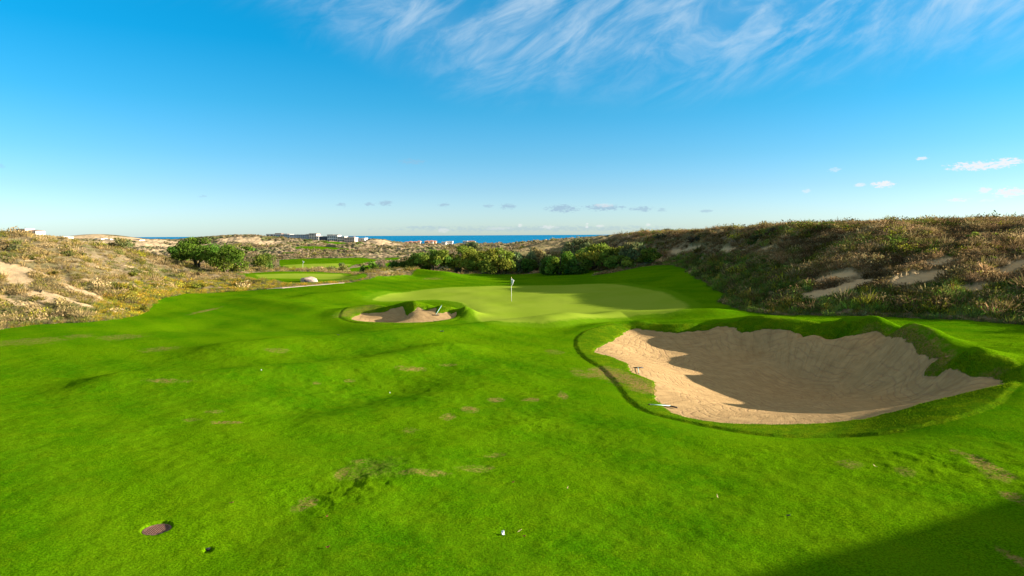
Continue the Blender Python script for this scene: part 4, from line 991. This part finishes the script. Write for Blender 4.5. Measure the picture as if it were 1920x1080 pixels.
# sprinkler heads and litter on the grass
def ring(name, p, r, tube_r, label, arc=6.2, m_=None, start=0):
    mm = MB(); pts = [(r*math.cos(start+arc*i/16), r*math.sin(start+arc*i/16), .01) for i in range(17)]; mm.tube(pts, tube_r, 6)
    o = mm.build(name, m_ or M_blk, smooth=True); o.location = [float(v) for v in p]; return tag(o, label, 'sprinkler')
p_ = hit(829, 622); ring('sprinkler_head', p_+np.array([0,0,.02]), .13, .013, 'dark open ring of a sprinkler on the sunny rise before the small bunker', 4.9, start=.7)
p_ = hit(390, 1031); m = MB(); m.tube([(0,0,-.05),(0,0,0)], .05, 16); o = m.build('sprinkler_head', M_blk, smooth=False); o.location = p_+np.array([0,0,.02]); tag(o, 'sunken black sprinkler head in a small hole near the drain', 'sprinkler')
p_ = hit(634, 628); m = MB(); m.tube([(0,0,-.05),(0,0,.02)], .06, 16); o = m.build('sprinkler_head', M_blk); o.location = p_; tag(o, 'dark sprinkler head in the hollow left of the small bunker', 'sprinkler')
M_paper = simple('white_paper', (.75,.75,.78), .8, .2, .1, 8); M_lbrown = simple('dry_leaf', (.26,.08,.03), .7, .2, .3, 10); M_lpale = simple('pale_straw', (.55,.42,.20), .7, .2, .2, 10)
def leafm(name, p, L, W, yaw, m_, label, cat, curl=.4, lift=.02):
    mm = MB(); V_ = []; Fs = []; n_ = 7
    for i in range(n_):
        u = i/(n_-1); w = W*math.sin(math.pi*min(1, u*.92+.06)); z = curl*L*(u-.5)**2
        V_ += [(L*(u-.5), -w/2, z+.01), (L*(u-.5), 0, z), (L*(u-.5), w/2, z+.01)]
    for i in range(n_-1):
        for j in range(2): Fs.append((i*3+j, i*3+3+j, i*3+4+j, i*3+1+j))
    mm.add(V_, Fs); o = mm.build(name, m_, smooth=True); s_ = o.modifiers.new('thickness', 'SOLIDIFY'); s_.thickness = .003
    o.location = p+np.array([0, 0, lift]); o.rotation_euler = (.25, -.2, yaw); return tag(o, label, cat, 'leaves fallen on the turf')
pb = hit(943, 1002)
mm = MB(); gr = random.Random(5); grid = []
for j in range(7):
    for i in range(5): grid.append(((i-2)*.016+gr.uniform(-.006,.006), (j-3)*.02+gr.uniform(-.006,.006), .015+gr.uniform(-.012,.028)))
mm.add(grid, [(j*5+i, j*5+i+1, (j+1)*5+i+1, (j+1)*5+i) for j in range(6) for i in range(4)])
o = mm.build('paper_scrap', M_paper); s_ = o.modifiers.new('thickness', 'SOLIDIFY'); s_.thickness = .002; o.location = pb+np.array([0,0,.02]); o.rotation_euler = (.5, 0, .1); tag(o, 'crumpled white paper scrap on the foreground grass', 'litter')
leafm('straw', hit(974, 999), .13, .018, .75, M_lpale, 'pale straw blade just right of the white paper scrap', 'straw', .1, .03)
leafm('dry_leaf', hit(983, 1007), .07, .04, .0, M_lbrown, 'red brown curled leaf right of the paper scrap', 'leaf', .9, .02)
leafm('dry_leaf', hit(615, 1028), .09, .05, .3, M_lbrown, 'brown leaf near the bottom edge left of centre', 'leaf', .9, .02)
leafm('dry_leaf', hit(434, 945), .12, .04, .0, M_lbrown, 'reddish flat leaf above and right of the drain', 'leaf', .4, .02)
leafm('dry_leaf', hit(613, 970), .07, .04, 1.0, M_lbrown, 'small brown leaf beside the dark grass band', 'leaf', .6, .02)
leafm('dry_leaf', hit(962, 906), .08, .04, .5, M_lbrown, 'tiny brown leaf in the middle of the foreground', 'leaf', .6, .02)
leafm('dry_leaf', hit(1478, 969), .10, .05, -.3, M_blk, 'dark hole in the grass at lower right, made as a black leaf shape', 'leaf', .6, .02)  # black leaf shape stands in for a dark hole
leafm('straw', hit(1345, 934), .16, .02, 1.5, M_lpale, 'pale curved straw standing alone on the right foreground', 'straw', .6, .03)
leafm('straw', hit(1640, 877), .14, .03, 1.9, M_lpale, 'pale straw piece below the right end of the big bunker', 'straw', .6, .03)
leafm('straw', hit(1064, 917), .10, .02, 1.2, M_lpale, 'short pale straw right of centre foreground', 'straw', .3, .03)
M_ball = simple('golf_ball_white', (.8,.8,.78), .35, .5, .02)
for p_, lb in (((731, 738), 'white golf ball on the middle fairway'), ((490, 695), 'yellowish golf ball on the left fairway rise')):
    q = hit(*p_); me = bpy.data.meshes.new('golf_ball'); bm = bmesh.new(); bmesh.ops.create_icosphere(bm, subdivisions=3, radius=.024)
    for f in bm.faces: f.smooth = True
    bm.to_mesh(me); bm.free(); me.materials.append(M_ball); o = bpy.data.objects.new('golf_ball', me); COL.objects.link(o); o.location = q+np.array([0, 0, .03]); tag(o, lb, 'golf ball')
SKY_STRENGTH = .050; EXPOSURE = 1.72
# ------------------------------------------------------------------ light, sky, camera
az = R(SUN_AZ); el = R(SUN_EL)
sl = bpy.data.lights.new('sun', 'SUN'); sl.energy = 5.0; sl.angle = R(.5); sl.color = (1.0, .90, .76)
so = bpy.data.objects.new('sun', sl); COL.objects.link(so)
sd = Vector((math.sin(az)*math.cos(el), math.cos(az)*math.cos(el), math.sin(el)))
so.rotation_euler = sd.to_track_quat('Z', 'Y').to_euler(); so.location = sd*200
w = bpy.data.worlds.new('World'); scene.world = w; w.use_nodes = True; nt = w.node_tree; nt.nodes.clear(); t = NT(nt)
sky = t.n('ShaderNodeTexSky', sky_type='NISHITA', sun_disc=False, sun_elevation=el, sun_rotation=az, altitude=0.0, air_density=1.0, dust_density=.4, ozone_density=2.5)
gen = t.n('ShaderNodeTexCoord').outputs['Generated']
sx = t.n('ShaderNodeSeparateXYZ', ins={0: gen}); dx, dy, dz = sx.outputs
azn = t.math('ARCTAN2', dx, dy)
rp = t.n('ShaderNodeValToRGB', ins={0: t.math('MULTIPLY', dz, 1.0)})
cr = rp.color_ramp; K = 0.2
stops = [(0.0,(1.08,1.44,2.12)),(.032,(.93,1.26,1.86)),(.065,(.72,1.08,1.55)),(.11,(.48,1.02,1.38)),(.18,(.21,1.0,1.32)),(.257,(.04,.99,1.34)),(.33,(.01,1.05,1.38)),(.43,(.8,1.1,1.2)),(.60,(4.2,2.4,1.15)),(1,(5.0,2.7,1.2))]  # overhead stops lie out of view; added warm brightness lifts ambient in the shade
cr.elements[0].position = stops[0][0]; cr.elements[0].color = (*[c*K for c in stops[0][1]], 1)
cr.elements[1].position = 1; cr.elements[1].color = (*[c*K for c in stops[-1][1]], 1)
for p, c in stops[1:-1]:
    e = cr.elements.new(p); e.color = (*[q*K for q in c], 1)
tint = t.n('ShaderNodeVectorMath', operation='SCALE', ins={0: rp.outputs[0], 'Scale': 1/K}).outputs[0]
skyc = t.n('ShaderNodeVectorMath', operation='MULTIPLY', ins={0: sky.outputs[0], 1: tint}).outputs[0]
WU = 1/(2**EXPOSURE*SKY_STRENGTH)      # radiance that displays as 1.0
# high thin cirrus
ca, sa_ = math.cos(R(27)), math.sin(R(27))
u = t.math('ADD', t.math('MULTIPLY', azn, ca), t.math('MULTIPLY', dz, sa_)); v = t.math('SUBTRACT', t.math('MULTIPLY', dz, ca), t.math('MULTIPLY', azn, sa_))
cv = t.n('ShaderNodeCombineXYZ', ins={0: u, 1: t.math('MULTIPLY', v, 2.8), 2: 0.0}).outputs[0]
warp = t.n('ShaderNodeTexNoise', ins={'Vector': cv, 'Scale': 2.2, 'Detail': 3}).outputs[1]
cv2 = t.n('ShaderNodeVectorMath', operation='ADD', ins={0: cv, 1: t.n('ShaderNodeVectorMath', operation='SCALE', ins={0: warp, 'Scale': .5}).outputs[0]}).outputs[0]
n1 = t.noise(cv2, 11.0, 9, .60); n2 = t.noise(cv, 2.3, 3, .5)
thr = t.n('ShaderNodeMapRange', ins={0: azn, 1: -.36, 2: -.06, 3: .30, 4: .19}).outputs[0]
thr = t.math('ADD', thr, t.math('MULTIPLY', t.math('SUBTRACT', n2, .5), .06))
cm = t.n('ShaderNodeMapRange', interpolation_type='SMOOTHSTEP', ins={0: t.math('SUBTRACT', dz, thr), 1: -.03, 2: .09, 3: 0, 4: 1}).outputs[0]
rightm = t.n('ShaderNodeMapRange', interpolation_type='SMOOTHSTEP', ins={0: azn, 1: -.45, 2: -.2, 3: 0.2, 4: 1}).outputs[0]
ci = t.math('MULTIPLY', t.math('MULTIPLY', cm, rightm), t.math('ADD', t.math('MULTIPLY', t.ramp(n1, .34, .80), .52), t.math('MULTIPLY', t.ramp(n2, .3, .7), .12)))
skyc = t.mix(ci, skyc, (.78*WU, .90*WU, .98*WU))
# small low clouds: px, py, half width, half height, strength
nz = t.n('ShaderNodeTexNoise', ins={'Vector': t.n('ShaderNodeVectorMath', operation='MULTIPLY', ins={0: gen, 1: (160, 160, 420)}).outputs[0], 'Scale': 1.0, 'Detail': 6, 'Roughness': .68}).outputs[0]
elv = t.math('ARCTANGENT', t.math('DIVIDE', dz, t.math('SQRT', t.math('ADD', t.math('MULTIPLY', dx, dx), t.math('MULTIPLY', dy, dy)))))
def puffs(lst):
    acc = None
    for px, py, hw, hh, st in lst:
        d = ray(px, py); a0 = math.atan2(d[0], d[1]); e0 = math.atan2(d[2], math.hypot(d[0], d[1])); s = F/math.cos(a0)
        qa = t.math('MULTIPLY', t.math('SUBTRACT', azn, a0), F/math.cos(a0)**2/hw); qe = t.math('MULTIPLY', t.math('SUBTRACT', elv, e0), F/math.cos(a0)/hh)
        q = t.math('ADD', t.math('MULTIPLY', qa, qa), t.math('MULTIPLY', qe, qe))
        val = t.math('MULTIPLY', t.n('ShaderNodeMapRange', interpolation_type='SMOOTHSTEP', ins={0: t.math('SUBTRACT', t.math('MULTIPLY', nz, 5.2), q), 1: 1.6, 2: 2.6, 3: 0, 4: 1}).outputs[0], st)
        acc = val if acc is None else t.math('MAXIMUM', acc, val)
    return acc
grey = puffs([(1055,391,34,8,.75),(1132,389,40,7,.75),(1205,392,26,5.5,.65),(952,387,18,6,.65),(915,386,11,4,.5),(832,384,13,4,.6),(722,381,16,5.5,.65),(692,383,11,4,.6),(641,384,11,4,.6),(775,303,28,6,.3),(1322,396,14,4,.5),(1240,394,12,4,.45),(1000,429,290,6,.35),(800,427,60,4,.4),(380,368,9,3,.3),(0,310,12,6,.3)])
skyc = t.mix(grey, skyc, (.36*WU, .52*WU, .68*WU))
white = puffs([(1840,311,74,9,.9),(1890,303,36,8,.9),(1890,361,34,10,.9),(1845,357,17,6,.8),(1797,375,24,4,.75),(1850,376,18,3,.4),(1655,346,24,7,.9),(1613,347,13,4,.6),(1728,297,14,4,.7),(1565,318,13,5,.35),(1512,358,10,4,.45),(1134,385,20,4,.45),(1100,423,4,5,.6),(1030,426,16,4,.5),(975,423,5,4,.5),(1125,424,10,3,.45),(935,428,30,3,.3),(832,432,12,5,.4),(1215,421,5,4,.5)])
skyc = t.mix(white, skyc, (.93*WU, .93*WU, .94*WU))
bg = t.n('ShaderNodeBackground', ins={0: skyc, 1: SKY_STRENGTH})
o = t.n('ShaderNodeOutputWorld'); nt.links.new(bg.outputs[0], o.inputs[0])
cd = bpy.data.cameras.new('camera'); cam = bpy.data.objects.new('camera', cd); COL.objects.link(cam); scene.camera = cam
cd.sensor_width = 36; cd.lens = 36*F/1920; cd.clip_start = .1; cd.clip_end = 120000
cam.matrix_world = Matrix(((RT[0], UP[0], -FW[0], 0), (RT[1], UP[1], -FW[1], 0), (RT[2], UP[2], -FW[2], CAMZ), (0, 0, 0, 1)))
vs = scene.view_settings; vs.view_transform = 'Standard'; vs.look = 'None'; vs.gamma = 1; vs.exposure = EXPOSURE
